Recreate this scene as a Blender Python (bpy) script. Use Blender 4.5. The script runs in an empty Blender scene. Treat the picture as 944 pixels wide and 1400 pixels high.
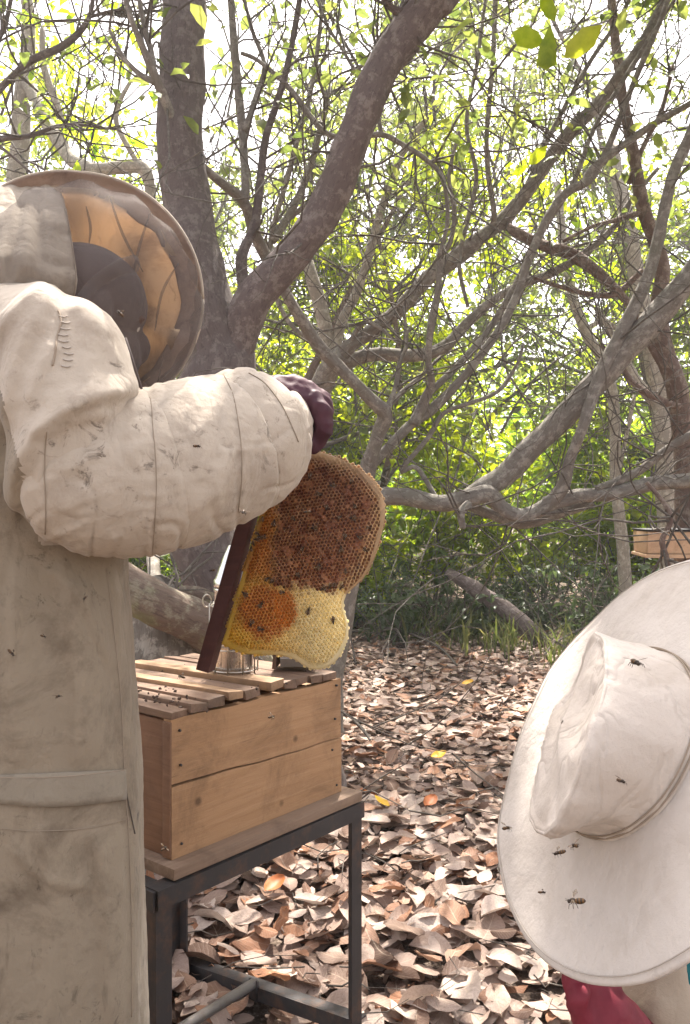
import bpy, bmesh, math, random
import numpy as np
from mathutils import Vector, Matrix, noise, Euler
R = math.radians
rnd = random.Random(7)
nrg = np.random.default_rng(7)
scene = bpy.context.scene
col = scene.collection

# ------------------------------------------------------------------ camera
F, CX, CY, H = 1150.0, 472.0, 700.0, 1.25
cam_d = bpy.data.cameras.new('camera'); cam = bpy.data.objects.new('camera', cam_d); col.objects.link(cam)
cam.location = (0, 0, H); cam.rotation_euler = (R(90), 0, 0)
cam_d.sensor_fit = 'VERTICAL'; cam_d.sensor_height = 36; cam_d.lens = 36 * F / 1400
cam_d.clip_start = 0.05; cam_d.clip_end = 3000
scene.camera = cam

# ------------------------------------------------------------------ sky, sun, exposure
SUN_AZ, SUN_EL = 7.0, 60.0
w = bpy.data.worlds.new('World'); scene.world = w; w.use_nodes = True
nt = w.node_tree
sky = nt.nodes.new('ShaderNodeTexSky'); sky.sky_type = 'NISHITA'; sky.sun_disc = False
sky.sun_elevation = R(SUN_EL); sky.sun_rotation = R(SUN_AZ)
sky.air_density = 1.0; sky.dust_density = 4.0; sky.ozone_density = 1.0
bg = nt.nodes['Background']; bg.inputs['Strength'].default_value = 0.15
hz = nt.nodes.new('ShaderNodeHueSaturation'); hz.inputs['Saturation'].default_value = .38     # thin white haze over the blue
wm = nt.nodes.new('ShaderNodeMix'); wm.data_type = 'RGBA'; wm.blend_type = 'MULTIPLY'; wm.inputs[0].default_value = 1; wm.inputs[7].default_value = (1.035, .978, .955, 1)
nt.links.new(sky.outputs['Color'], hz.inputs['Color']); nt.links.new(hz.outputs['Color'], wm.inputs[6]); nt.links.new(wm.outputs[2], bg.inputs['Color'])
sd = bpy.data.lights.new('sun', 'SUN'); sd.energy = 4.9; sd.angle = R(0.6); sd.color = (1, .93, .84)
sun = bpy.data.objects.new('sun', sd); col.objects.link(sun)
to_sun = Vector((math.sin(R(SUN_AZ)) * math.cos(R(SUN_EL)), math.cos(R(SUN_AZ)) * math.cos(R(SUN_EL)), math.sin(R(SUN_EL))))
sun.rotation_euler = to_sun.to_track_quat('Z', 'Y').to_euler()
sun.location = to_sun * 60
vs = scene.view_settings
vs.view_transform = 'Standard'; vs.look = 'None'; vs.exposure = 1.88; vs.gamma = 1.0
scene.cycles.max_bounces = 7; scene.cycles.diffuse_bounces = 3; scene.cycles.transmission_bounces = 4
scene.cycles.transparent_max_bounces = 10; scene.cycles.caustics_reflective = False; scene.cycles.caustics_refractive = False

# ------------------------------------------------------------------ helpers
def P(px, py, Z):
    """photo pixel at a chosen distance -> place in the world (metres)"""
    return Vector(((px - CX) / F * Z, Z, H - (py - CY) / F * Z))
CAMP = Vector((0, 0, H))
def PXM(px, Z): return px / F * Z
def groundpx(px, Z): return Vector(((px - CX) / F * Z, Z, 0))

def origin(o):
    v = Vector((0, 0, 0))
    while o: v += o.location; o = o.parent
    return v
def tag(o, label=None, cat=None, group=None, kind=None):
    if label: o['label'] = label
    if cat: o['category'] = cat
    if group: o['group'] = group
    if kind: o['kind'] = kind
    return o
def thing(name, loc, label, cat, group=None, rz=0):
    o = bpy.data.objects.new(name, None); col.objects.link(o)
    o.location = loc; o.rotation_euler = (0, 0, rz); o.empty_display_size = .1
    return tag(o, label, cat, group)
def link(name, me, mats, parent=None, smooth=True):
    me.materials.clear()
    for m in (mats if isinstance(mats, (list, tuple)) else [mats]): me.materials.append(m)
    if smooth and len(me.polygons): me.polygons.foreach_set('use_smooth', np.ones(len(me.polygons), bool))
    o = bpy.data.objects.new(name, me); col.objects.link(o)
    if parent: o.parent = parent
    return o
class MB:
    """collects shapes in world coordinates, builds ONE mesh object"""
    def __init__(s): s.v = []; s.f = []; s.uv = []; s.mi = []
    def add(s, vs_, fs, uvs=None, mi=0):
        b = len(s.v); s.v += [tuple(v) for v in vs_]
        for k, f in enumerate(fs):
            s.f.append(tuple(i + b for i in f)); s.mi.append(mi)
            s.uv.append(uvs[k] if uvs else [(0, 0)] * len(f))
    def box(s, c, size, rot=None, mi=0, jit=0):
        M = rot or Matrix.Identity(3); c = Vector(c); x, y, z = size[0]/2, size[1]/2, size[2]/2
        V = [c + M @ Vector((sx*x + rnd.uniform(-jit, jit), sy*y + rnd.uniform(-jit, jit), sz*z + rnd.uniform(-jit, jit))) for sx in (-1,1) for sy in (-1,1) for sz in (-1,1)]
        s.add(V, [(0,1,3,2),(4,6,7,5),(0,4,5,1),(2,3,7,6),(0,2,6,4),(1,5,7,3)], mi=mi)
    def tube(s, pts, rad, seg=10, cap=True, squash=None, wob=0, mi=0, seed=0):
        """tapered tube through pts; squash = (axis vector, factor)"""
        n = len(pts); pts = [Vector(p) for p in pts]
        T = [(pts[min(i+1, n-1)] - pts[max(i-1, 0)]).normalized() for i in range(n)]
        a = Vector((0, 0, 1)) if abs(T[0].z) < .9 else Vector((1, 0, 0))
        N = (a - T[0] * a.dot(T[0])).normalized()
        V = []; L = 0; Ls = []
        for i in range(n):
            if i: L += (pts[i] - pts[i-1]).length
            Ls.append(L)
            N = (N - T[i] * N.dot(T[i])).normalized(); B = T[i].cross(N)
            for k in range(seg):
                th = 2 * math.pi * k / seg
                d = N * math.cos(th) + B * math.sin(th)
                r = rad[i]
                if wob: r *= 1 + wob * noise.noise(pts[i] * 9 + d * 1.3 + Vector((seed, 0, 0)))
                q = d * r
                if squash: q = q - squash[0] * q.dot(squash[0]) * (1 - squash[1])
                V.append(pts[i] + q)
        Fs = []; U = []
        for i in range(n - 1):
            c = 2 * math.pi * max(rad[i], 1e-4)
            for k in range(seg):
                k2 = (k + 1) % seg
                Fs.append((i*seg+k, i*seg+k2, (i+1)*seg+k2, (i+1)*seg+k))
                u0, u1 = k / seg * c, (k + 1) / seg * c
                U.append([(u0, Ls[i]), (u1, Ls[i]), (u1, Ls[i+1]), (u0, Ls[i+1])])
        if cap:
            Fs.append(tuple(reversed(range(seg)))); U.append([(0, 0)] * seg)
            Fs.append(tuple((n-1)*seg + k for k in range(seg))); U.append([(0, 0)] * seg)
        s.add(V, Fs, U, mi)
    def ball(s, c, r, rot=None, seg=16, ring=10, mi=0):
        M = rot or Matrix.Identity(3); c = Vector(c)
        if not hasattr(r, '__len__'): r = (r, r, r)
        V = [c + M @ Vector((0, 0, r[2]))]
        for i in range(1, ring):
            ph = math.pi * i / ring
            for k in range(seg):
                th = 2 * math.pi * k / seg
                V.append(c + M @ Vector((r[0]*math.sin(ph)*math.cos(th), r[1]*math.sin(ph)*math.sin(th), r[2]*math.cos(ph))))
        V.append(c + M @ Vector((0, 0, -r[2]))); e = len(V) - 1
        Fs = [(0, 1 + k, 1 + (k+1) % seg) for k in range(seg)]
        for i in range(ring - 2):
            for k in range(seg):
                a = 1 + i*seg; Fs.append((a+k, a+seg+k, a+seg+(k+1) % seg, a+(k+1) % seg))
        a = 1 + (ring-2)*seg
        Fs += [(a+k, e, a+(k+1) % seg) for k in range(seg)]
        s.add(V, Fs, mi=mi)
    def chain(s, pr, seg=14):
        """sphere-swept chain for remeshing: pr = [(point, radius)]"""
        for p, r in pr: s.ball(p, r, seg=seg, ring=8)
        for (p, r), (q, t) in zip(pr, pr[1:]):
            s.tube([p, q], [r, t], seg=seg)
    def rings(s, rs, closed_ends=True, mi=0):
        """loft through rings (lists of equal length)"""
        n = len(rs[0]); V = [p for r in rs for p in r]; Fs = []; U = []
        for i in range(len(rs) - 1):
            for k in range(n):
                k2 = (k+1) % n
                Fs.append((i*n+k, i*n+k2, (i+1)*n+k2, (i+1)*n+k))
                U.append([(k/n, i/len(rs)), ((k+1)/n, i/len(rs)), ((k+1)/n, (i+1)/len(rs)), (k/n, (i+1)/len(rs))])
        if closed_ends:
            Fs.append(tuple(reversed(range(n)))); U.append([(0, 0)]*n)
            Fs.append(tuple((len(rs)-1)*n + k for k in range(n))); U.append([(0, 0)]*n)
        s.add(V, Fs, U, mi)
    def mesh(s, name, off=Vector((0, 0, 0))):
        me = bpy.data.meshes.new(name)
        me.from_pydata([(v[0]-off.x, v[1]-off.y, v[2]-off.z) for v in s.v], [], s.f)
        uvl = me.uv_layers.new(name='uv')
        flat = [c for u in s.uv for p in u for c in p]
        uvl.data.foreach_set('uv', flat)
        me.polygons.foreach_set('material_index', s.mi)
        me.update(); return me
    def build(s, name, mats, parent=None, smooth=True, bevel=0, fix=True):
        me = s.mesh(name, origin(parent))
        if fix or bevel:
            bm = bmesh.new(); bm.from_mesh(me)
            if fix: bmesh.ops.recalc_face_normals(bm, faces=bm.faces)
            if bevel: bmesh.ops.bevel(bm, geom=list(bm.edges), offset=bevel, segments=2, affect='EDGES', profile=.6)
            bm.to_mesh(me); bm.free()
        o = link(name, me, mats, parent, smooth)
        if smooth and bevel: me.set_sharp_from_angle(angle=R(38))
        return o
    def remesh(s, name, mats, voxel, parent=None, smooth=6, disp=None):
        me = s.mesh(name)
        t = bpy.data.objects.new('tmp', me); col.objects.link(t)
        m = t.modifiers.new('r', 'REMESH'); m.mode = 'VOXEL'; m.voxel_size = voxel; m.use_smooth_shade = True
        if smooth:
            q = t.modifiers.new('s', 'SMOOTH'); q.factor = .5; q.iterations = smooth
        dg = bpy.context.evaluated_depsgraph_get()
        out = bpy.data.meshes.new_from_object(t.evaluated_get(dg)); out.name = name
        bpy.data.objects.remove(t); bpy.data.meshes.remove(me)
        off = origin(parent); n = len(out.vertices)
        co = np.empty(n*3, np.float32); out.vertices.foreach_get('co', co); co = co.reshape(-1, 3)
        if disp:
            nn = np.empty(n*3, np.float32); out.vertex_normals.foreach_get('vector', nn); nn = nn.reshape(-1, 3)
            d = np.array([disp(Vector(c), Vector(m_)) for c, m_ in zip(co, nn)], np.float32)
            co = co + nn * d[:, None]
        co = co - np.array(off, np.float32)
        out.vertices.foreach_set('co', co.ravel()); out.update()
        return link(name, out, mats, parent)
def smooth_path(pts, k=5):
    """Catmull-Rom through tuples"""
    A = [np.array(p, float) for p in pts]; out = []
    for i in range(len(A) - 1):
        p0, p1, p2, p3 = A[max(i-1, 0)], A[i], A[i+1], A[min(i+2, len(A)-1)]
        for j in range(k):
            t = j / k
            out.append(.5 * (2*p1 + (p2-p0)*t + (2*p0-5*p1+4*p2-p3)*t*t + (3*p1-p0-3*p2+p3)*t**3))
    out.append(A[-1]); return out
def basis(d, up=Vector((0, 0, 1))):
    d = d.normalized(); x = up.cross(d)
    x = x.normalized() if x.length > 1e-4 else Vector((1, 0, 0))
    return Matrix((x, d.cross(x), d)).transposed()     # columns x, y, z=d
def copy_tree(o, parent=None):
    c = o.copy(); col.objects.link(c); c.parent = parent
    for ch in [q for q in o.children]: copy_tree(ch, c)
    return c

# ------------------------------------------------------------------ materials
class NT:
    def __init__(s, name):
        s.m = bpy.data.materials.new(name); s.m.use_nodes = True; s.t = s.m.node_tree
        s.b = s.t.nodes['Principled BSDF']; s.out = s.t.nodes['Material Output']
        s.b.inputs['Specular IOR Level'].default_value = .3
    def n(s, typ, **kw):
        q = s.t.nodes.new(typ)
        for k, v in kw.items():
            if k.startswith('i_'):
                q.inputs[k[2:].replace('_', ' ')].default_value = v
            else: setattr(q, k, v)
        return q
    def l(s, a, b): s.t.links.new(a, b)
    def coord(s, kind='Object', scale=(1, 1, 1), rot=(0, 0, 0)):
        tc = s.n('ShaderNodeTexCoord'); mp = s.n('ShaderNodeMapping')
        mp.inputs['Scale'].default_value = scale; mp.inputs['Rotation'].default_value = rot
        s.l(tc.outputs[kind], mp.inputs['Vector']); return mp.outputs['Vector']
    def noise(s, vec, scale, detail=4, rough=.6, dist=0):
        q = s.n('ShaderNodeTexNoise'); q.inputs['Scale'].default_value = scale; q.inputs['Detail'].default_value = detail
        q.inputs['Roughness'].default_value = rough; q.inputs['Distortion'].default_value = dist
        s.l(vec, q.inputs['Vector']); return q.outputs['Fac']
    def ramp(s, fac, stops, interp='LINEAR'):
        q = s.n('ShaderNodeValToRGB'); e = q.color_ramp; e.interpolation = interp
        while len(e.elements) < len(stops): e.elements.new(.5)
        for el, (p, c) in zip(e.elements, stops):
            el.position = p; el.color = (*c, 1) if hasattr(c, '__len__') else (c, c, c, 1)
        s.l(fac, q.inputs['Fac']); return q.outputs['Color']
    def mix(s, fac, a, b, mode='MIX'):
        q = s.n('ShaderNodeMix', data_type='RGBA', blend_type=mode)
        for sock, v in ((q.inputs[0], fac), (q.inputs[6], a), (q.inputs[7], b)):
            if hasattr(v, 'links') or hasattr(v, 'is_linked'): s.l(v, sock)
            elif hasattr(v, '__len__'): sock.default_value = (*v, 1)
            else: sock.default_value = v
        return q.outputs[2]
    def math(s, op, a, b=None):
        q = s.n('ShaderNodeMath', operation=op)
        for i, v in enumerate((a, b)):
            if v is None: continue
            if hasattr(v, 'is_linked'): s.l(v, q.inputs[i])
            else: q.inputs[i].default_value = v
        return q.outputs[0]
    def bump(s, h, strength=.3, dist=.01, prev=None):
        q = s.n('ShaderNodeBump'); q.inputs['Strength'].default_value = strength; q.inputs['Distance'].default_value = dist
        s.l(h, q.inputs['Height'])
        if prev: s.l(prev, q.inputs['Normal'])
        return q.outputs['Normal']
    def fin(s, color, rough=.8, normal=None, metal=0):
        if hasattr(color, 'is_linked'): s.l(color, s.b.inputs['Base Color'])
        else: s.b.inputs['Base Color'].default_value = (*color, 1)
        if hasattr(rough, 'is_linked'): s.l(rough, s.b.inputs['Roughness'])
        else: s.b.inputs['Roughness'].default_value = rough
        if normal: s.l(normal, s.b.inputs['Normal'])
        s.b.inputs['Metallic'].default_value = metal
        return s.m
    def translucent(s, color, amount, normal=None):
        """mix a translucent lobe into the surface (thin cloth, leaf, wax)"""
        t = s.n('ShaderNodeBsdfTranslucent'); mx = s.n('ShaderNodeMixShader'); mx.inputs[0].default_value = amount
        if hasattr(color, 'is_linked'): s.l(color, t.inputs['Color'])
        else: t.inputs['Color'].default_value = (*color, 1)
        s.l(s.b.outputs[0], mx.inputs[1]); s.l(t.outputs[0], mx.inputs[2]); s.l(mx.outputs[0], s.out.inputs['Surface'])

def fabric(name, c1, c2, dirt, amount=.5, stain_scale=7, trans=0, speck=.5, weave=900, wrinkle=.13):
    k = NT(name); v = k.coord()
    base = k.mix(k.noise(v, 5, 5), c1, c2)
    d1 = k.ramp(k.noise(v, stain_scale, 8, .72, .4), [(.50, 0), (.72, 1)])
    d2 = k.ramp(k.noise(v, 30, 7, .78, .9), [(.57, 0), (.66, 1)])
    patch = k.ramp(k.noise(v, 4.3, 3), [(.42, 0), (.62, 1)])
    c = k.mix(k.math('MULTIPLY', d1, amount), base, dirt)
    c = k.mix(k.math('MULTIPLY', k.math('MULTIPLY', d2, patch), speck), c, [x*.45 for x in dirt])
    smear = k.ramp(k.noise(k.coord(scale=(1, 1, .25), rot=(.3, .4, .9)), 30, 4, .7), [(.62, 0), (.75, 1)])
    c = k.mix(k.math('MULTIPLY', smear, speck*.5), c, [x*.6 for x in dirt])
    wv = k.noise(v, weave, 2); soft = k.noise(v, 38, 4)
    cr1 = k.math('ABSOLUTE', k.math('SUBTRACT', k.noise(k.coord(scale=(1, 1, .45), rot=(.2, .6, .3)), 15, 3, .55, .5), .5))
    cr1 = k.ramp(cr1, [(0, 0), (.045, .8), (.12, 1)])
    nrm = k.bump(wv, .25, .002, k.bump(soft, .4, .007, k.bump(cr1, wrinkle, .008)))
    k.fin(c, .92, nrm); k.b.inputs['Sheen Weight'].default_value = .15
    if trans: k.translucent(c, trans)
    return k.m
def wood(name, a, b, dark, scale=1.0, knots=True, rot=(0, 0, 0)):
    k = NT(name)
    mp = k.n('ShaderNodeMapping'); mp.inputs['Scale'].default_value = (1.6*scale, 34*scale, 34*scale)
    k.l(k.coord(rot=rot), mp.inputs['Vector']); v = mp.outputs['Vector']
    g = k.noise(v, 2.2, 7, .65, .8)
    c = k.ramp(g, [(.3, a), (.55, [(x+y)/2 for x, y in zip(a, b)]), (.75, b)])
    v2 = k.coord(rot=rot)
    st = k.ramp(k.noise(v2, 8, 8, .75, .6), [(.47, 0), (.68, 1)])
    c = k.mix(k.math('MULTIPLY', st, .6), c, dark)
    sk = k.ramp(k.noise(v, 5, 6, .75), [(.60, 0), (.70, 1)]); c = k.mix(k.math('MULTIPLY', sk, .5), c, [q*.6 for q in dark])
    if knots:
        vo = k.n('ShaderNodeTexVoronoi'); vo.inputs['Scale'].default_value = 8
        k.l(v2, vo.inputs['Vector'])
        kn = k.ramp(vo.outputs['Distance'], [(.0, 1), (.045, .9), (.085, 0)])
        sp = k.ramp(k.noise(v2, 120, 3, .8), [(.66, 0), (.74, 1)])
        c = k.mix(k.math('MULTIPLY', kn, .75), c, [x*.35 for x in dark])
        c = k.mix(k.math('MULTIPLY', sp, .5), c, [x*.3 for x in dark])
    nrm = k.bump(g, .35, .004)
    return k.fin(c, .72, nrm)
def bark(name, c1, c2, c3, moss=None, moss_amt=.5, ridges=1.0):
    k = NT(name); v = k.coord('UV', (14, 3.2, 1)); o = k.coord()
    g = k.noise(v, 3.0, 8, .68, .6); big = k.noise(o, 3.2, 4)
    c = k.mix(g, c1, c2)
    pl = k.ramp(k.noise(o, 19, 8, .75), [(.50, 0), (.58, 1)]); sc = k.ramp(k.noise(v, 7, 5, .7), [(.34, 1), (.46, 0)])
    c = k.mix(k.math('MULTIPLY', pl, .55), c, c3); c = k.mix(k.math('MULTIPLY', sc, .6), c, [q*.6 for q in c1])
    if moss:
        mm = k.ramp(k.noise(o, 6, 5), [(.5, 0), (.68, 1)])
        c = k.mix(k.math('MULTIPLY', mm, moss_amt), c, moss)
    fine = k.noise(o, 90, 5, .7)
    nrm = k.bump(fine, .3, .006, k.bump(g, .7*ridges, .02, k.bump(big, .4, .03)))
    return k.fin(c, .9, nrm)
def leafmat(name, cols, trans=.45, tcol=None, attr='tint', gloss=.45, sat=1.2):
    k = NT(name); a = k.n('ShaderNodeAttribute', attribute_name=attr)
    n_ = len(cols)
    c = k.ramp(a.outputs['Fac'], [(i/(n_-1), q) for i, q in enumerate(cols)])
    v = k.coord(); c = k.mix(.35, c, k.ramp(k.noise(v, 25, 3), [(.3, [x*.55 for x in cols[0]]), (.7, cols[-1])]))
    k.fin(c, gloss); k.b.inputs['Specular IOR Level'].default_value = .35
    hs = k.n('ShaderNodeHueSaturation'); hs.inputs['Saturation'].default_value = sat; hs.inputs['Value'].default_value = 2.7 if tcol is None else tcol
    hs.inputs['Hue'].default_value = .485
    k.l(c, hs.inputs['Color']); k.translucent(hs.outputs['Color'], trans)
    return k.m

M = {}
M['bark_dark'] = bark('dark_trunk_bark', (.075, .058, .052), (.15, .12, .11), (.22, .19, .17))
M['bark_fork'] = bark('brown_trunk_bark', (.085, .064, .058), (.165, .13, .118), (.27, .23, .205))
M['bark_grey'] = bark('grey_limb_bark', (.115, .10, .086), (.235, .21, .18), (.38, .355, .31), moss=(.15, .15, .10), moss_amt=.3)
M['bark_pale'] = bark('pale_trunk_bark', (.20, .175, .145), (.36, .325, .27), (.55, .51, .42))
M['bark_moss'] = bark('mossy_bark', (.10, .07, .055), (.20, .15, .115), (.30, .28, .20), moss=(.20, .23, .10), moss_amt=.75)
M['bark_lichen'] = bark('lichen_bark', (.10, .085, .07), (.23, .205, .175), (.45, .42, .36), ridges=1.2)
M['bark_red'] = bark('reddish_bark', (.095, .064, .052), (.185, .13, .105), (.33, .27, .22))
M['twig'] = bark('twig_bark', (.06, .05, .042), (.14, .12, .10), (.22, .20, .17))
M['leaf_canopy'] = leafmat('canopy_leaf', [(.045, .075, .018), (.08, .115, .026), (.14, .155, .04)], .55, sat=1.05)
M['leaf_shrub'] = leafmat('shrub_leaf', [(.06, .11, .02), (.10, .16, .03), (.16, .2, .04)], .65, tcol=3.2)
M['leaf_dark'] = leafmat('understory_leaf', [(.03, .052, .02), (.05, .08, .03), (.075, .10, .045)], .3)
M['leaf_bright'] = leafmat('sapling_leaf', [(.08, .13, .02), (.13, .17, .03), (.2, .22, .045)], .65, tcol=3.2)
M['grass'] = leafmat('grass_blade', [(.045, .075, .02), (.08, .11, .035), (.19, .18, .08)], .35)
DEAD = [(0, (.085, .048, .033)), (.14, (.17, .092, .06)), (.26, (.33, .15, .075)), (.38, (.25, .165, .12)), (.54, (.35, .25, .20)), (.72, (.435, .33, .27)), (.88, (.51, .405, .335)), (1, (.60, .49, .415))]
def deadleaf(name, src):
    k = NT(name)
    if src == 'random':
        oi = k.n('ShaderNodeObjectInfo'); f = oi.outputs['Random']
    else:
        f = k.n('ShaderNodeAttribute', attribute_name='tint').outputs['Fac']
    c = k.ramp(f, DEAD)
    v = k.coord(); c = k.mix(k.math('MULTIPLY', k.ramp(k.noise(v, 22, 5, .7), [(.45, 0), (.7, 1)]), .4), c, (.16, .095, .065))
    uv = k.n('ShaderNodeTexCoord').outputs['UV']; sp = k.n('ShaderNodeSeparateXYZ'); k.l(uv, sp.inputs[0])
    d = k.math('ABSOLUTE', k.math('SUBTRACT', sp.outputs[0], .5))
    rib = k.ramp(d, [(0, 1), (.035, 0)])
    vein = k.math('SINE', k.math('MULTIPLY', k.math('ADD', k.math('SUBTRACT', sp.outputs[1], k.math('MULTIPLY', d, .55)), k.math('MULTIPLY', k.noise(v, 7, 2), .12)), 58))
    c = k.mix(k.math('MULTIPLY', rib, .5), c, (.56, .45, .34))
    c = k.mix(k.math('MULTIPLY', k.ramp(vein, [(.86, 0), (1, 1)]), .16), c, (.6, .5, .4))
    nrm = k.bump(vein, .10, .003, k.bump(k.noise(v, 60, 3), .4, .005))
    k.fin(c, .62, nrm); k.translucent(c, .15); return k.m
M['dead'] = deadleaf('dead_leaf', 'attr'); M['dead_r'] = deadleaf('fallen_leaf', 'random')
def soil():
    k = NT('forest_soil'); v = k.coord()
    c = k.ramp(k.noise(v, 9, 8, .7), [(.3, (.045, .032, .025)), (.55, (.11, .08, .06)), (.75, (.24, .18, .14))])
    c = k.mix(k.ramp(k.noise(v, 40, 6, .7), [(.5, 0), (.62, .8)]), c, (.30, .235, .19))
    return k.fin(c, .95, k.bump(k.noise(v, 30, 6), .8, .03))
M['soil'] = soil()
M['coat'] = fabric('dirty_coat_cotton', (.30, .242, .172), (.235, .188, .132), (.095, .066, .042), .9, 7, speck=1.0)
M['sleeve'] = fabric('sleeve_cotton', (.48, .41, .33), (.415, .35, .275), (.21, .155, .11), .6, 8, speck=.85)
M['hood'] = fabric('hood_cotton', (.44, .375, .295), (.37, .31, .24), (.20, .15, .105), .6, 12, speck=.8)
M['brimcloth'] = fabric('hat_lining_cotton', (.70, .54, .38), (.56, .42, .29), (.28, .19, .13), .9, 9, trans=.5, speck=.8)
M['brimband'] = fabric('brown_brim_binding', (.42, .32, .26), (.33, .25, .20), (.15, .105, .085), .7, 14, trans=.25, speck=.6)
M['hat'] = fabric('white_hat_cotton', (.59, .53, .47), (.545, .485, .425), (.36, .29, .215), .45, 6, speck=.22, wrinkle=.07)
M['crown'] = fabric('white_crown_cotton', (.60, .53, .46), (.545, .475, .405), (.36, .285, .21), .55, 9, speck=.3, wrinkle=.3)
M['jacket'] = fabric('beige_jacket_cotton', (.40, .32, .24), (.34, .27, .20), (.22, .17, .12), .5, 9)
M['teal'] = fabric('teal_shirt_cotton', (.03, .24, .26), (.02, .19, .22), (.02, .10, .12), .3, 9)
M['trousers'] = fabric('grey_trouser_cotton', (.12, .12, .13), (.09, .09, .10), (.06, .05, .04), .3, 9)
M['patch'] = fabric('pocket_cotton', (.285, .24, .18), (.23, .195, .145), (.12, .095, .07), .8, 8, speck=.8)
def rubber(name, c, dk, ro=.62):
    k = NT(name); v = k.coord()
    return k.fin(k.mix(k.ramp(k.noise(v, 18, 5), [(.4, 0), (.7, 1)]), c, dk), ro, k.bump(k.noise(v, 90, 4), .25, .003))
M['maroon'] = rubber('maroon_glove', (.07, .022, .034), (.04, .014, .022))
M['red'] = rubber('red_glove', (.21, .026, .042), (.14, .018, .028))
M['boot'] = rubber('black_boot_rubber', (.02, .02, .02), (.03, .028, .025))
def skinm(name, c):
    k = NT(name); v = k.coord(); k.b.inputs['Subsurface Weight'].default_value = .05
    return k.fin(k.mix(k.noise(v, 40, 4), c, [x*.7 for x in c]), .5, k.bump(k.noise(v, 300, 3), .15, .002))
M['skin'] = skinm('dark_brown_skin', (.11, .055, .035))
M['cap'] = fabric('black_cap_cotton', (.10, .076, .07), (.12, .09, .082), (.03, .022, .02), .4)
M['eye'] = NT('eye_white').fin((.6, .56, .5), .25)
M['thread'] = NT('seam_thread').fin((.30, .24, .18), .9)
M['thread_w'] = NT('white_seam_thread').fin((.42, .37, .32), .9)
M['thread_d'] = NT('dark_seam_thread').fin((.10, .08, .065), .9)
k = NT('black_veil_mesh'); k.fin((.10, .08, .072), .8)
tr = k.n('ShaderNodeBsdfTransparent'); mx = k.n('ShaderNodeMixShader'); mx.inputs[0].default_value = .34
k.l(tr.outputs[0], mx.inputs[1]); k.l(k.b.outputs[0], mx.inputs[2]); k.l(mx.outputs[0], k.out.inputs['Surface']); M['veil'] = k.m
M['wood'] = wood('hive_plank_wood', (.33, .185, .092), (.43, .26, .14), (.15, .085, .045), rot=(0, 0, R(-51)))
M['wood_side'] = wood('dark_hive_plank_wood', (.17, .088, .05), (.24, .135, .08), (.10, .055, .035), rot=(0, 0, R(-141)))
M['wood_weather'] = wood('weathered_board_wood', (.19, .125, .085), (.29, .205, .145), (.09, .06, .045), rot=(0, 0, R(-51)))
M['wood_new'] = wood('pale_bar_wood', (.30, .185, .105), (.40, .26, .155), (.15, .09, .055), knots=False, rot=(0, 0, R(-141)))
M['wood_old'] = wood('stained_bar_wood', (.14, .085, .058), (.25, .16, .105), (.06, .045, .035), knots=False, rot=(0, 0, R(-141)))
M['wood_far'] = wood('orange_hive_wood', (.52, .34, .21), (.62, .43, .28), (.3, .18, .1))
M['bar_red'] = wood('red_brown_frame_wood', (.055, .020, .018), (.095, .036, .028), (.05, .022, .02), knots=False)
M['propolis'] = rubber('propolis_crust', (.05, .032, .025), (.13, .085, .062))
M['lid'] = NT('black_lid_sheet').fin((.02, .02, .022), .6)
def metal(name, c, rough, me=1.0, rust=None):
    k = NT(name); v = k.coord(); cc = k.mix(k.noise(v, 14, 5), c, [x*.75 for x in c])
    if rust: cc = k.mix(k.math('MULTIPLY', k.ramp(k.noise(v, 20, 7, .7), [(.5, 0), (.65, 1)]), .6), cc, rust)
    return k.fin(cc, k.math('ADD', k.math('MULTIPLY', k.noise(v, 30, 4), .25), rough), k.bump(k.noise(v, 60, 4), .2, .003), me)
M['iron'] = metal('painted_angle_iron', (.06, .055, .055), .45, .35, (.13, .075, .05))
M['pipe'] = metal('grey_steel_pipe', (.22, .20, .19), .4, .6, (.14, .09, .07))
M['steel'] = metal('stainless_steel', (.72, .70, .67), .12)
M['wire'] = metal('steel_wire', (.6, .56, .5), .25)
M['bellow'] = fabric('grey_bellows_vinyl', (.30, .275, .25), (.24, .22, .20), (.15, .12, .1), .4)
k = NT('beeswax_comb'); a = k.n('ShaderNodeAttribute', attribute_name='col')
k.fin(a.outputs['Color'], .38, k.bump(k.noise(k.coord(), 400, 3), .2, .001)); k.b.inputs['Specular IOR Level'].default_value = .5
k.translucent(a.outputs['Color'], .42); M['comb'] = k.m
M['bee'] = NT('bee_body').fin((.035, .022, .014), .5)
k = NT('bee_bands'); wv = k.n('ShaderNodeTexWave', wave_type='BANDS', bands_direction='X'); wv.inputs['Scale'].default_value = 130
k.l(k.coord(), wv.inputs['Vector']); k.fin(k.ramp(wv.outputs['Fac'], [(.4, (.03, .018, .01)), (.6, (.13, .065, .022))]), .45); M['bee_band'] = k.m
k = NT('bee_wing'); k.fin((.22, .16, .11), .35); k.b.inputs['Alpha'].default_value = .5; M['wing'] = k.m

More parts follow.
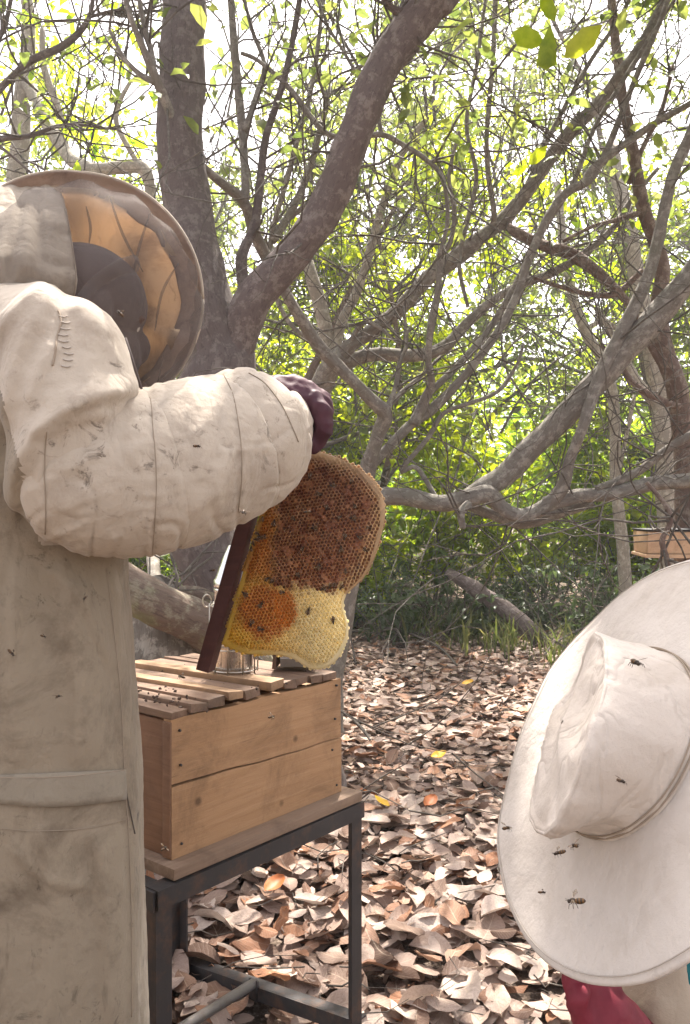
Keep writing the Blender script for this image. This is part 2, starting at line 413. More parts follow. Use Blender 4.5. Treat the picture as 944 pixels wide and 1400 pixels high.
# ------------------------------------------------------------------ ground
def gz(x, y):
    n_ = .05 * noise.noise(Vector((x*.5, y*.5, 0))) + .02 * noise.noise(Vector((x*1.7, y*1.7, 3)))
    far = max(0, math.hypot(x, y) - 14)
    return n_ + .0004 * far * far * (1 if far < 40 else 40/far)
def make_ground():
    xs = sorted(set([-600, -200, -80, -40] + [round(-20 + .5*i, 2) for i in range(81)] + [40, 80, 200, 600]))
    ys = sorted(set([-600, -200, -60, -20] + [round(-8 + .5*i, 2) for i in range(77)] + [40, 80, 200, 600]))
    V = [(x, y, gz(x, y)) for y in ys for x in xs]; n_ = len(xs)
    Fs = [(j*n_+i, j*n_+i+1, (j+1)*n_+i+1, (j+1)*n_+i) for j in range(len(ys)-1) for i in range(n_-1)]
    me = bpy.data.meshes.new('ground'); me.from_pydata(V, [], Fs); me.update()
    return tag(link('ground', me, M['soil']), 'brown forest floor of bare soil under fallen leaves', 'ground', kind='structure')
ground = make_ground()

# ------------------------------------------------------------------ leaf meshes in bulk
def leaf_template(na, nl, ratio, fold, curl, edge, wavy, sd):
    """(verts, quads, uvs) of one leaf of length 1 lying along +x"""
    r_ = random.Random(sd); V = []; U = []
    for j in range(nl + 1):
        t = (j / nl + (1 - math.cos(math.pi * j / nl)) / 2) / 2
        wd = .5 * ratio * (math.sin(math.pi * t**1.15) ** .55 if 0 < t < 1 else 0.03)
        for i in range(na + 1):
            s = i / na * 2 - 1
            z = fold*abs(s)*wd*2 + curl*((t-.45)**2)*1.3 + edge*(s*s)*wd + wavy*math.sin(7*t + 2*s + sd) * .05 + wavy*.03*r_.uniform(-1, 1)
            V.append((t - .5, s*wd, z)); U.append((i/na, t))
    Q = [(j*(na+1)+i, j*(na+1)+i+1, (j+1)*(na+1)+i+1, (j+1)*(na+1)+i) for j in range(nl) for i in range(na)]
    return np.array(V), np.array(Q), np.array(U)
def bulk(name, tmpl, pos, rot, size, tint, mat, parent=None):
    """one mesh out of many placed copies of leaf templates: tmpl list, arrays of positions, 3x3 frames, sizes, tints"""
    pos = np.asarray(pos, float); n_ = len(pos); k = len(tmpl)
    off = np.array(origin(parent)); which = np.arange(n_) % k
    VV, QQ, UU, TT = [], [], [], []; base = 0
    for i, (V, Q, U) in enumerate(tmpl):
        m = which == i
        if not m.any(): continue
        c = int(m.sum())
        W = np.einsum('nij,vj->nvi', rot[m], V) * size[m][:, None, None] + pos[m][:, None, :] - off
        VV.append(W.reshape(-1, 3))
        QQ.append((Q[None] + (np.arange(c) * len(V))[:, None, None] + base).reshape(-1, 4))
        UU.append(np.tile(U[Q.ravel()], (c, 1))); TT.append(np.repeat(tint[m], len(V))); base += c * len(V)
    V = np.concatenate(VV); Q = np.concatenate(QQ); U = np.concatenate(UU); T = np.concatenate(TT)
    me = bpy.data.meshes.new(name); nq = len(Q)
    me.vertices.add(len(V)); me.vertices.foreach_set('co', V.astype(np.float32).ravel())
    me.loops.add(nq*4); me.loops.foreach_set('vertex_index', Q.astype(np.int32).ravel())
    me.polygons.add(nq); me.polygons.foreach_set('loop_start', (np.arange(nq)*4).astype(np.int32))
    me.polygons.foreach_set('loop_total', np.full(nq, 4, np.int32))
    uv = me.uv_layers.new(name='uv'); uv.data.foreach_set('uv', U.astype(np.float32).ravel())
    at = me.attributes.new('tint', 'FLOAT', 'POINT'); at.data.foreach_set('value', T.astype(np.float32))
    me.update(calc_edges=True)
    return link(name, me, mat, parent)
def frames(az, tilt, roll):
    """leaf frames: heading az, nose pitched by tilt, rolled about its length"""
    ca, sa, ct, st, cr, sr = np.cos(az), np.sin(az), np.cos(tilt), np.sin(tilt), np.cos(roll), np.sin(roll)
    z = np.zeros_like(az); o = np.ones_like(az)
    A = np.stack([np.stack([ca, -sa, z], -1), np.stack([sa, ca, z], -1), np.stack([z, z, o], -1)], 1)
    B = np.stack([np.stack([ct, z, -st], -1), np.stack([z, o, z], -1), np.stack([st, z, ct], -1)], 1)
    C = np.stack([np.stack([o, z, z], -1), np.stack([z, cr, -sr], -1), np.stack([z, sr, cr], -1)], 1)
    return A @ B @ C
LIT = [leaf_template(2, 5, nrg.uniform(.44, .70), nrg.uniform(-.1, .22), nrg.uniform(-.4, .55), nrg.uniform(-.2, .4), nrg.uniform(.2, .9), i) for i in range(14)]
GREEN = [leaf_template(2, 3, q, f, c, 0, .2, i) for i, (q, f, c) in enumerate([(.5, .25, -.3), (.42, .3, -.5), (.58, .15, -.2), (.48, .35, -.6)])]
NARROW = [leaf_template(2, 3, q, f, c, 0, .2, i) for i, (q, f, c) in enumerate([(.3, .25, -.4), (.26, .3, -.7), (.34, .15, -.3)])]

# leaf litter -------------------------------------------------------
def litter():
    # candidates nearest the camera in the frame become single leaves
    singles = []
    r_ = random.Random(5)
    while len(singles) < 300:
        Z = 2.0 + 1.75 * r_.random() ** 1.1
        px = r_.uniform(186, 720)
        q = groundpx(px, Z)
        py = CY + H / Z * F
        if py > 1440 or (px > 690 and py > 1000): continue
        singles.append((q.x, q.y, r_))
    tm = []
    for i in range(12):
        V, Q, U = leaf_template(4, 6, nrg.uniform(.48, .70), nrg.uniform(-.08, .18), nrg.uniform(-.35, .4), nrg.uniform(-.25, .4), nrg.uniform(.4, 1.3), 40 + i)
        me = bpy.data.meshes.new('leaf'); me.from_pydata(V.tolist(), [], Q.tolist())
        uv = me.uv_layers.new(name='uv'); uv.data.foreach_set('uv', U[Q.ravel()].ravel().astype(np.float32))
        me.polygons.foreach_set('use_smooth', np.ones(len(Q), bool)); me.materials.append(M['dead_r']); me.update(); tm.append(me)
    for i, (x, y, _) in enumerate(singles):
        o = bpy.data.objects.new('leaf', tm[i % 12]); col.objects.link(o); o.parent = ground
        s = r_.uniform(.07, .14) * (1.15 if r_.random() < .12 else 1)
        o.scale = (s, s, s)
        steep = r_.random() < .07
        o.rotation_euler = (r_.gauss(0, .7 if steep else .2) + (math.pi if r_.random() < .3 else 0), r_.gauss(0, .45 if steep else .15), r_.uniform(0, 6.28))
        o.location = (x, y, gz(x, y) + r_.uniform(.045, .085) + (.03 if steep else 0))
    # the rest, too many to count
    n1, n2 = 34000, 9000
    y = np.concatenate([1.2 + 7.6 * nrg.random(n1) ** .8, 8.3 + 8 * nrg.random(n2)])
    x = np.concatenate([nrg.uniform(-1, 1, n1) * (1.2 + .55 * y[:n1]), nrg.uniform(-1, 1, n2) * (3 + .6*y[n1:])])
    n_ = n1 + n2
    z = np.array([gz(a, b) for a, b in zip(x, y)]) + nrg.random(n_) * .055 + .008
    steep = nrg.random(n_) < .05
    rot = frames(nrg.uniform(0, 6.283, n_), nrg.normal(0, .16, n_) + steep * nrg.normal(0, .4, n_), nrg.normal(0, .2, n_) + (nrg.random(n_) < .35) * math.pi)
    sz = nrg.uniform(.05, .125, n_)
    patch = np.array([noise.noise(Vector((a*1.3, b*1.3, 9))) for a, b in zip(x, y)])
    tint = np.clip(.55 + .25 * patch + nrg.normal(0, .17, n_) - (nrg.random(n_) < .22) * nrg.uniform(.1, .5, n_), 0, 1)
    tag(bulk('leaf_litter', LIT, np.stack([x, y, z], 1), rot, sz, tint, M['dead'], ground), kind='stuff')
litter()
for (px, Z, a, m_) in [(600, 3.95, .4, 'yellow_leaf'), (522, 3.25, 2.2, 'yellow_leaf'), (588, 3.28, 1.0, 'orange_leaf'), (640, 5.6, .2, 'yellow_leaf'), (506, 3.36, 3.0, 'orange_leaf'), (375, 2.55, .9, 'orange_leaf')]:
    if m_ not in M: M[m_] = NT(m_ + '_skin').fin((.62, .36, .03) if m_[0] == 'y' else (.40, .13, .04), .5)
    V, Q, U = leaf_template(4, 6, .6, .08, .3, .2, .5, int(px)); me = bpy.data.meshes.new('leaf'); me.from_pydata((V*(.085 if Z > 2.2 else .12)).tolist(), [], Q.tolist()); me.update()
    q = groundpx(px, Z); o = link('leaf', me, M[m_], ground); o.location = (q.x, q.y, gz(q.x, q.y) + .10); o.rotation_euler = (.25, -.2, a); o['label'] = m_.split('_')[0] + ' fallen leaf among the brown ones'
for _ in range(1):
    rt = random.Random(3); mbt = MB()
    for i in range(420):
        y = 1.6 + 6.5*rt.random(); x = rt.uniform(-.25, .62)*y; a = rt.uniform(0, 6.28); L = rt.uniform(.06, .3); z = gz(x, y) + rt.uniform(.05, .085)
        p = [Vector((x + math.cos(a + .3*k_*rt.uniform(-1, 1))*L*k_/3, y + math.sin(a)*L*k_/3, z + rt.uniform(-.01, .02))) for k_ in range(4)]; r0 = rt.uniform(.0012, .0032); mbt.tube(p, [r0, r0*.9, r0*.8, r0*.5], 4, cap=False)
    tag(mbt.build('twig_litter', M['twig'], ground, fix=False), kind='stuff')

# ------------------------------------------------------------------ trees
def limb(mb, pts, seg=12, k=5, wob=.16, seed=0, taper_end=None):
    """pts: (px, py, Z, width px) traced along the limb"""
    sp = smooth_path(pts, k)
    c = [P(q[0], q[1], q[2]) for q in sp]; r_ = [max(.0025, PXM(q[3], q[2]) / 2) for q in sp]
    for i in range(1, len(c) - 1):
        j = r_[i] * .22
        c[i] = c[i] + Vector((noise.noise(c[i]*4 + Vector((seed, 0, 0))), noise.noise(c[i]*4 + Vector((0, seed, 5))), noise.noise(c[i]*4 + Vector((7, 0, seed))))) * j
    mb.tube(c, r_, seg, wob=wob, seed=seed)
    return c, r_
def leaf_sprays(ends, per, size, spread, droop=.35):
    """leaf arrays in rosettes around twig ends"""
    E = np.repeat(np.array([list(e) for e in ends]), per, 0); n_ = len(E)
    az = nrg.uniform(0, 6.283, n_); tl = nrg.normal(droop, .45, n_); rl = nrg.normal(0, .5, n_)
    rot = frames(az, -tl * -1 * 0 + nrg.normal(-droop, .5, n_) * -1 * -1, rl)
    s = size * nrg.uniform(.6, 1.25, n_)
    pos = E + nrg.normal(0, spread, (n_, 3)) + rot[:, :, 0] * (s * .5)[:, None]
    tint = np.clip(nrg.normal(.5, .28, n_), 0, 1)
    return pos, rot, s, tint
def twigs_from(paths, n_, lmin, lmax, rad, rr, up=.25, sub=2):
    """thin shoots off the given limbs: returns MB and the shoot ends"""
    mb = MB(); ends = []
    for _ in range(n_):
        c, r_ = paths[rr.randrange(len(paths))]
        i = rr.randrange(max(1, len(c)//5), len(c))
        d = (c[min(i+1, len(c)-1)] - c[max(i-1, 0)]).normalized()
        a = Vector((rr.gauss(0, 1), rr.gauss(0, 1), rr.gauss(up, 1))).normalized()
        d = (d*.5 + a).normalized(); L = rr.uniform(lmin, lmax); q = c[i].copy(); pts = [q.copy()]; rs = [rad]
        st = 6
        for s in range(st):
            d = (d + Vector((rr.gauss(0, .28), rr.gauss(0, .28), rr.gauss(.04, .28)))).normalized()
            q = q + d * L / st; pts.append(q.copy()); rs.append(rad * (1 - .75 * (s+1)/st))
            if s >= 1 and rr.random() < .25 * sub:
                e = (d + Vector((rr.gauss(0, .8), rr.gauss(0, .8), rr.gauss(.1, .8)))).normalized(); p2 = [q.copy()]; x = q.copy()
                for _k in range(4):
                    e = (e + Vector((rr.gauss(0, .3), rr.gauss(0, .3), rr.gauss(.05, .3)))).normalized(); x = x + e * L * .12; p2.append(x.copy())
                mb.tube(p2, [rad*.5, rad*.42, rad*.34, rad*.26, rad*.18], 4, cap=False); ends.append(p2[-1])
        mb.tube(pts, rs, 5, cap=False); ends.append(pts[-1])
    return mb, ends

def traced_tree(name, base, label, cat, trunk_pts, trunk_mat, limbs, limb_mat, ntwig, tw, leafper, lsize, leafmat_, seed, lowleaf=0):
    rr = random.Random(seed)
    t = thing(name, base, label, cat, 'trees around the clearing')
    mb = MB(); paths = [limb(mb, trunk_pts, 16, 6, .10, seed)]
    mb.build('trunk', M[trunk_mat], t)
    for i, L in enumerate(limbs):
        m = limb_mat
        if isinstance(L, tuple) and isinstance(L[0], str): m, L = L
        mb = MB(); paths.append(limb(mb, [(a, b, c, d*(.9 if name == 'cashew_tree' else .78)) for a, b, c, d in L], 12, 5, .16, seed + i)); mb.build('branch', M[m], t)
    if ntwig:
        mb, ends = twigs_from(paths[1:] or paths, ntwig, tw[0], tw[1], tw[2], rr)
        tag(mb.build('twig', M['twig'], t, fix=False), kind='stuff')
        if leafper:
            ends = [e for e in ends if e.z > max(lowleaf, H + 1.0 + .12*e.y)]
            pos, rot, s, ti = leaf_sprays(ends, leafper, lsize, .05)
            bulk('foliage', GREEN, pos, rot, s, ti, M[leafmat_], t)
    return t, paths

# the straight dark trunk with its forked limb and the mossy low limb
G = lambda px, Z: groundpx(px, Z)
t1, p1 = traced_tree('cashew_tree', G(420, 3.4), 'dark straight trunk with a thick fork leaning away behind the hooded person', 'tree',
    [(425,1130,3.45,140),(395,1000,3.42,110),(330,850,3.4,92),(286,760,3.4,88),(272,640,3.42,100),(298,520,3.42,104),(284,440,3.45,92),(262,330,3.5,74),(250,220,3.55,64),(248,100,3.6,60),(248,-80,3.7,58),(235,-420,3.9,46),(225,-800,4.1,30)], 'bark_dark',
    [('bark_fork', [(300,540,3.40,70),(322,468,3.40,62),(350,400,3.38,56),(404,340,3.36,54),(440,292,3.34,54),(468,235,3.32,54),(492,168,3.3,52),(522,100,3.3,54),(560,42,3.3,60),(600,-20,3.3,52),(660,-140,3.4,46),(760,-330,3.7,34)]),
     ('bark_fork', [(575,20,3.3,30),(540,14,3.25,12),(520,-8,3.2,9)]),
     ('bark_fork', [(598,10,3.3,34),(628,-12,3.35,16),(680,-70,3.5,12)]),
     ('bark_moss', [(110,752,2.55,58),(165,797,2.6,66),(205,816,2.62,66),(250,842,2.68,68),(288,866,2.78,70),(345,912,3.0,74),(390,960,3.4,60)]),
     ('bark_moss', [(245,806,3.1,12),(268,812,3.12,22),(296,826,3.15,24),(330,850,3.3,30)]),
     ('bark_pale', [(212,830,3.3,22),(210,770,3.5,19),(206,740,3.7,20),(196,660,4.0,16)]),
     ('bark_dark', [(318,520,3.6,26),(340,440,3.7,22),(330,360,3.75,18),(350,300,3.8,14),(362,200,3.85,12),(388,110,3.9,10),(410,0,4,9),(420,-120,4,7)])],
    'bark_fork', 50, (.4, 1.1, .006), 3, .08, 'leaf_canopy', 3)
# boughs added above the view to shade the clearing and its people
def shade_boughs(t, start, ends_, seed, nleaf, r0=.05, lsize=.13):
    rr = random.Random(seed); paths = []
    for e in ends_:
        s0, e = Vector(start), Vector(e); n_ = 9; pts = []
        for i in range(n_ + 1):
            u = i/n_; p = s0.lerp(e, u); p.z += .5*math.sin(math.pi*u) + rr.gauss(0, .06); p.x += rr.gauss(0, .08)*u; p.y += rr.gauss(0, .08)*u; pts.append(p)
        mb = MB(); mb.tube(pts, [r0*(1 - .8*i/n_) for i in range(n_+1)], 8, wob=.15); mb.build('branch', M['bark_grey'], t, fix=False); paths.append((pts, None))
    mb, en = twigs_from(paths, 60, .5, 1.5, .007, rr, .1, 3)
    tag(mb.build('twig', M['twig'], t, fix=False), kind='stuff')
    pos, rot, s, ti = leaf_sprays(en, max(1, nleaf//len(en)), lsize, .10)
    bulk('foliage', GREEN, pos, rot, s, ti, M['leaf_canopy'], t)
shade_boughs(t1, P(225, -800, 4.1), [(-1.6, 2.6, 6.4), (-.3, 3.0, 6.9), (-2.4, 3.8, 6.8), (-.9, 4.8, 7.4)], 5, 450)  # added out of view for light dapple over the standing person
stump = thing('tree_stump', G(222, 2.85), 'wide grey lichen-covered stump under the mossy limb behind the open hive', 'stump')
mb = MB(); limb(mb, [(205,1240,2.85,170),(212,1100,2.85,130),(222,960,2.85,112),(226,880,2.86,104),(228,826,2.88,100),(229,818,2.88,70)], 20, 6, .22, 8); mb.build('trunk', M['bark_lichen'], stump)

# sprawling tree with the low horizontal limb
t2, p2 = traced_tree('sprawling_tree', G(435, 4.6), 'sprawling grey tree with a low level limb reaching beyond the honeycomb', 'tree',
    [(438,1014,4.6,70),(446,930,4.6,52),(462,840,4.6,46),(470,760,4.6,44),(478,702,4.55,42),(505,655,4.5,34)], 'bark_grey',
    [[(470,712,4.55,36),(500,684,4.5,32),(545,678,4.45,32),(600,686,4.4,31),(648,678,4.35,33),(668,676,4.35,34),(690,696,4.35,24),(716,704,4.35,26),(744,692,4.35,27),(768,668,4.3,24),(780,628,4.25,20),(794,590,4.2,20),(812,540,4.2,22),(836,482,4.2,24),(868,420,4.2,23),(892,360,4.2,22),(908,290,4.2,21),(924,230,4.2,20),(950,170,4.25,18),(990,60,4.3,14)],
     [(630,684,4.38,24),(655,668,4.4,34),(690,648,4.4,40),(736,604,4.35,42),(786,556,4.3,43),(830,508,4.25,42),(872,462,4.2,44),(905,425,4.2,46),(950,372,4.15,42),(1010,300,4.1,34),(1090,180,4.1,26)],
     [(745,690,4.35,30),(790,678,4.35,26),(838,676,4.3,25),(890,662,4.3,25),(950,656,4.25,26),(1040,640,4.2,20),(1130,600,4.2,12)],
     [(640,690,4.4,18),(680,706,4.45,18),(720,716,4.45,18),(770,700,4.45,20),(810,688,4.45,18)],
     [(815,668,4.3,10),(846,658,4.3,15),(880,640,4.3,15),(915,612,4.25,14),(955,588,4.2,15),(1010,540,4.2,10)],
     [(640,690,4.3,16),(630,702,4.25,14),(633,722,4.25,11)],
     [(498,660,4.5,32),(506,628,4.45,28),(518,592,4.4,25),(527,566,4.35,28),(508,545,4.3,23),(470,508,4.25,22),(436,472,4.2,23),(404,424,4.1,20),(376,372,4.0,21),(350,322,3.9,20),(334,276,3.8,19),(306,252,3.7,16),(270,220,3.6,15),(240,170,3.5,16),(214,108,3.4,17),(196,66,3.35,12),(178,20,3.3,10),(160,-50,3.3,8)],
     [(212,112,3.4,12),(190,100,3.4,10),(168,76,3.4,7),(150,40,3.4,6)],
     [(212,108,3.4,12),(206,70,3.4,10),(196,30,3.4,9),(184,-40,3.4,7)],
     [(336,272,3.8,16),(334,220,3.85,15),(330,160,3.9,15),(322,80,3.95,14),(314,-20,4,12),(300,-160,4.1,9)],
     [(334,180,3.87,12),(352,130,3.9,11),(362,90,3.95,9),(345,40,4,7),(330,-20,4,6)],
     [(500,648,4.5,18),(528,614,4.5,17),(560,582,4.5,17),(590,560,4.5,18),(618,532,4.5,17),(650,496,4.5,15),(684,450,4.5,15),(708,400,4.5,14),(726,350,4.5,14),(748,298,4.5,15),(776,262,4.5,16),(806,246,4.5,15),(830,205,4.5,12),(852,150,4.5,11),(876,90,4.5,10),(906,20,4.5,9),(930,-60,4.5,7)],
     [(800,250,4.5,14),(812,232,4.5,16),(850,200,4.48,13),(900,166,4.45,12),(950,138,4.4,11),(1020,90,4.3,9)],
     [(566,580,4.48,20),(582,546,4.45,18),(590,524,4.4,14),(586,490,4.35,12),(590,440,4.3,12),(600,392,4.3,11),(602,350,4.3,13),(616,330,4.3,9),(622,290,4.3,8),(614,240,4.3,7),(628,180,4.3,6)],
     [(590,535,4.5,12),(630,496,4.55,13),(668,452,4.6,12),(704,392,4.6,12),(740,318,4.6,11),(784,250,4.6,9),(812,178,4.6,8),(846,120,4.6,8),(890,50,4.6,7),(935,-20,4.6,6)],
     [(527,566,4.36,12),(541,530,4.4,9),(546,498,4.4,8),(556,470,4.4,6),(552,420,4.4,5)],
     [(527,560,4.36,12),(546,540,4.4,9),(578,512,4.45,7),(600,490,4.5,6)],
     [(600,686,4.42,9),(570,640,4.5,9),(548,644,4.5,9),(585,600,4.5,9),(606,566,4.5,8),(640,552,4.5,7),(680,536,4.5,7),(706,500,4.5,6),(716,470,4.5,5)]],
    'bark_grey', 150, (.35, 1.3, .0055), 0, .10, 'leaf_bright', 11)
shade_boughs(t2, P(1090, 180, 4.1), [(.7, 2.6, 5.0), (1.3, 2.6, 5.4), (.2, 3.3, 6.0), (1.2, 3.6, 6.2), (2.2, 4.2, 6.6)], 6, 6500, .045)  # dense leaves added out of view to keep sun off the white hat
mb = MB(); hs = [Vector((.72, 2.62, 4.95)), Vector((.78, 2.66, 4.2)), Vector((.70, 2.7, 3.5)), P(812, -30, 2.75), P(786, 40, 2.78), P(762, 66, 2.8), P(744, 92, 2.8)]
mb.tube([Vector(q) for q in smooth_path([tuple(q) for q in hs], 5)], [.006*(1 - .7*i/30) for i in range(31)], 6); mb.build('branch', M['twig'], t2)
def lf(px0, py0, px1, py1, Z): return P(px0, py0, Z), P(px1, py1, Z - .02)
lp, lr, ls = [], [], []
for a, b in [lf(770, 80, 822, 36, 2.75), lf(752, 40, 746, 104, 2.8), lf(745, 60, 700, 44, 2.82), lf(760, 30, 740, -10, 2.8), lf(722, 226, 748, 200, 3.4), lf(700, 240, 722, 226, 3.4)]:
    d = b - a; x = d.normalized(); vw = (a - CAMP).normalized(); y = vw.cross(x).normalized(); z = x.cross(y); lp.append((a+b)/2); ls.append(d.length); lr.append(np.array(Matrix((x, y, z)).transposed()))
bulk('foliage', GREEN, [tuple(q) for q in lp], np.array(lr), np.array(ls), np.array([1, .2, .3, .2, .6, .5]), M['leaf_bright'], t2)
# the climbing tree whose long limbs cross the top
t3, p3 = traced_tree('leaning_tree', G(455, 5.6), 'pale leaning trunk with long crossing limbs beyond the gloved hand', 'tree',
    [(440,957,5.6,60),(432,820,5.6,40),(420,650,5.5,34),(428,560,5.4,32),(448,512,5.3,30),(470,484,5.2,28)], 'bark_grey',
    [[(440,530,5.35,26),(474,478,5.2,26),(510,452,5.2,26),(548,420,5.1,25),(590,376,5.1,26),(640,338,5.0,25),(690,298,5.0,25),(724,258,4.9,24),(760,206,4.9,24),(790,170,4.8,25),(826,132,4.8,23),(856,92,4.7,22),(884,50,4.7,20),(915,-10,4.7,18),(960,-110,4.7,12)],
     [(452,512,5.3,22),(482,492,5.3,25),(520,484,5.3,24),(566,486,5.3,23),(604,476,5.3,22),(640,440,5.3,18),(672,412,5.3,16),(706,392,5.3,15),(752,374,5.3,15),(800,346,5.3,13),(840,310,5.3,11),(866,270,5.3,9),(900,230,5.3,7)],
     ('bark_pale', [(452,510,5.3,30),(448,470,5.3,28),(438,420,5.3,26),(424,372,5.3,22),(410,330,5.4,18)]),
     ('bark_pale', [(456,500,5.3,20),(468,440,5.3,17),(488,400,5.3,16),(504,350,5.3,15),(524,280,5.3,14),(550,210,5.3,12),(585,160,5.3,9)]),
     [(600,376,5.1,14),(640,350,5,10),(668,320,5,9),(676,292,4.9,10),(668,240,4.85,9),(666,180,4.8,9),(672,110,4.8,9),(676,40,4.8,9),(680,-60,4.8,8)],
     [(640,420,4.9,7),(628,360,4.9,8),(640,300,4.9,8),(652,240,4.9,8),(638,170,4.9,7),(652,90,4.9,7),(664,0,4.9,6)],
     [(330,72,3.9,6),(352,82,3.9,7),(384,108,3.9,9),(404,130,3.9,10),(424,158,3.9,10),(450,184,3.9,10),(486,188,3.9,9),(522,184,3.9,10),(548,196,3.9,9),(580,216,3.9,9),(606,244,3.9,8),(612,300,3.9,7),(600,350,3.9,6)],
     [(522,184,3.9,9),(512,140,3.9,7),(490,104,3.9,7),(470,70,3.9,6),(446,30,3.9,5),(430,-20,3.9,5)],
     [(480,102,3.9,6),(510,76,3.9,6),(532,40,3.9,6),(545,-10,3.9,5)],
     [(700,300,4.9,8),(740,210,4.9,9),(776,140,4.9,8),(810,80,4.9,8),(850,20,4.9,7),(880,-40,4.9,6)],
     [(472,486,5.2,12),(500,440,5.1,8),(548,470,5,5),(520,430,5,5)],
     [(430,470,4.9,9),(395,440,4.9,8),(370,380,4.9,9),(372,320,4.9,9),(392,250,4.9,9),(410,180,4.9,8),(430,100,4.9,8),(440,20,4.9,7),(452,-60,4.9,6)],
     [(392,300,5.1,10),(430,270,5.1,9),(470,220,5.1,8),(500,150,5.1,7),(540,90,5.1,6)],
     [(372,330,4.9,16),(398,290,4.95,14),(420,240,5,12),(440,170,5,10),(452,120,5,8)]],
    'bark_grey', 200, (.4, 1.5, .006), 1, .085, 'leaf_canopy', 17)
# far right trunks
t4, p4 = traced_tree('reddish_tree', G(915, 5.2), 'reddish brown trunk standing behind the wooden hive at the forest edge', 'tree',
    [(940,976,5.2,40),(938,850,5.2,32),(940,700,5.2,30),(934,600,5.2,29),(928,540,5.2,28),(908,480,5.2,26),(902,420,5.2,22),(905,360,5.2,20),(880,280,5.2,18),(866,210,5.2,16),(850,120,5.3,14),(838,20,5.4,12),(830,-120,5.5,10)], 'bark_red',
    [[(905,495,5.2,18),(888,468,5.2,14),(862,420,5.2,12),(832,385,5.2,18),(800,360,5.25,22),(776,345,5.3,22),(748,338,5.35,21),(712,322,5.4,19),(680,300,5.5,14)],
     [(930,556,5.1,12),(905,548,5.1,14),(870,528,5.0,11),(846,496,5.0,9),(820,470,5.0,7)],
     [(878,370,5.2,10),(842,402,5.2,11),(806,402,5.2,10),(768,392,5.2,8),(730,380,5.2,6)],
     [(860,250,5.2,10),(880,200,5.2,9),(905,150,5.2,8),(920,90,5.2,7)],
     [(880,290,5.2,12),(846,300,5.2,9),(810,310,5.2,7),(770,330,5.2,6)],
     [(884,660,3.6,7),(910,690,3.55,8),(918,712,3.5,9),(906,738,3.5,10),(912,765,3.5,10),(918,800,3.5,9)]],
    'bark_red', 60, (.4, 1.2, .006), 2, .085, 'leaf_canopy', 23)
def simple_pale(pts, label, m='bark_pale', seed=1, name='slender_tree', limbs=()):
    Z = pts[0][2]
    return traced_tree(name, G(pts[0][0], Z), label, 'tree', pts, m, list(limbs), m, 14, (.3, .9, .006), 3, .12, 'leaf_shrub', seed)
simple_pale([(856,870,7.4,20),(855,800,7.4,18),(851,740,7.4,17),(842,660,7.4,15),(840,560,7.4,15),(828,500,7.4,14),(800,450,7.4,15),(782,400,7.4,14),(770,330,7.5,12),(762,250,7.6,10)],
    'pale slender trunk with a bare foot rising from the dark undergrowth', seed=31, limbs=[[(842,660,7.4,8),(856,600,7.4,7),(868,540,7.4,6)], [(800,450,7.4,9),(830,440,7.4,8),(862,470,7.4,6)]])
simple_pale([(926,880,7.0,34),(918,760,7.0,32),(912,660,7.0,32),(906,560,7.0,30),(890,470,7.0,26),(872,380,7.0,22),(858,300,7.0,20),(836,200,7.2,16)],
    'stout pale grey trunk standing behind the reddish trunk', seed=33, limbs=[[(905,560,7,20),(870,520,7,18),(845,470,7,14),(815,420,7,10)]])
simple_pale([(24,880,6.6,34),(10,600,6.6,32),(20,330,6.6,28),(30,150,6.6,24),(40,60,6.6,18),(30,-80,6.6,14)],
    'pale trunk behind the hood of the standing person', seed=35,
    limbs=[[(36,110,6.6,24),(60,158,6.4,24),(90,206,6.2,25),(120,230,6.0,24),(160,230,5.9,22),(190,226,5.8,24),(204,250,5.8,20),(206,300,5.8,16)],
           [(90,205,6.2,14),(80,150,6.2,13),(60,90,6.2,12),(58,40,6.2,9)],
           [(190,226,5.8,9),(160,170,5.8,10),(164,140,5.8,9),(180,110,5.8,6)]])
t5, p5 = traced_tree('drooping_tree', G(-330, 4.6), 'dark arching bough crossing the bright gap above the hood', 'tree',
    [(-330,1012,4.6,70),(-320,700,4.6,56),(-260,400,4.5,44),(-160,230,4.4,32),(-60,160,4.3,24)], 'bark_dark',
    [[(-100,180,4.35,20),(-30,148,4.2,15),(10,112,4.2,12),(40,84,4.2,12),(80,66,4.2,13),(108,44,4.2,11),(124,18,4.2,8),(130,-30,4.2,6)],
     [(120,24,4.2,6),(150,16,4.2,6),(175,12,4.2,5)],
     [(-60,200,4.3,12),(0,190,4.2,11),(40,186,4.2,8),(90,170,4.2,6),(150,176,4.2,4)],
     [(-40,150,4.3,12),(-10,70,4.2,10),(8,30,4.2,8),(20,-30,4.2,7)],
     [(0,200,4.2,6),(20,216,4.2,5),(60,250,4.2,4),(50,225,4.2,3)]],
    'bark_dark', 60, (.3, 1.0, .006), 2, .075, 'leaf_canopy', 41)

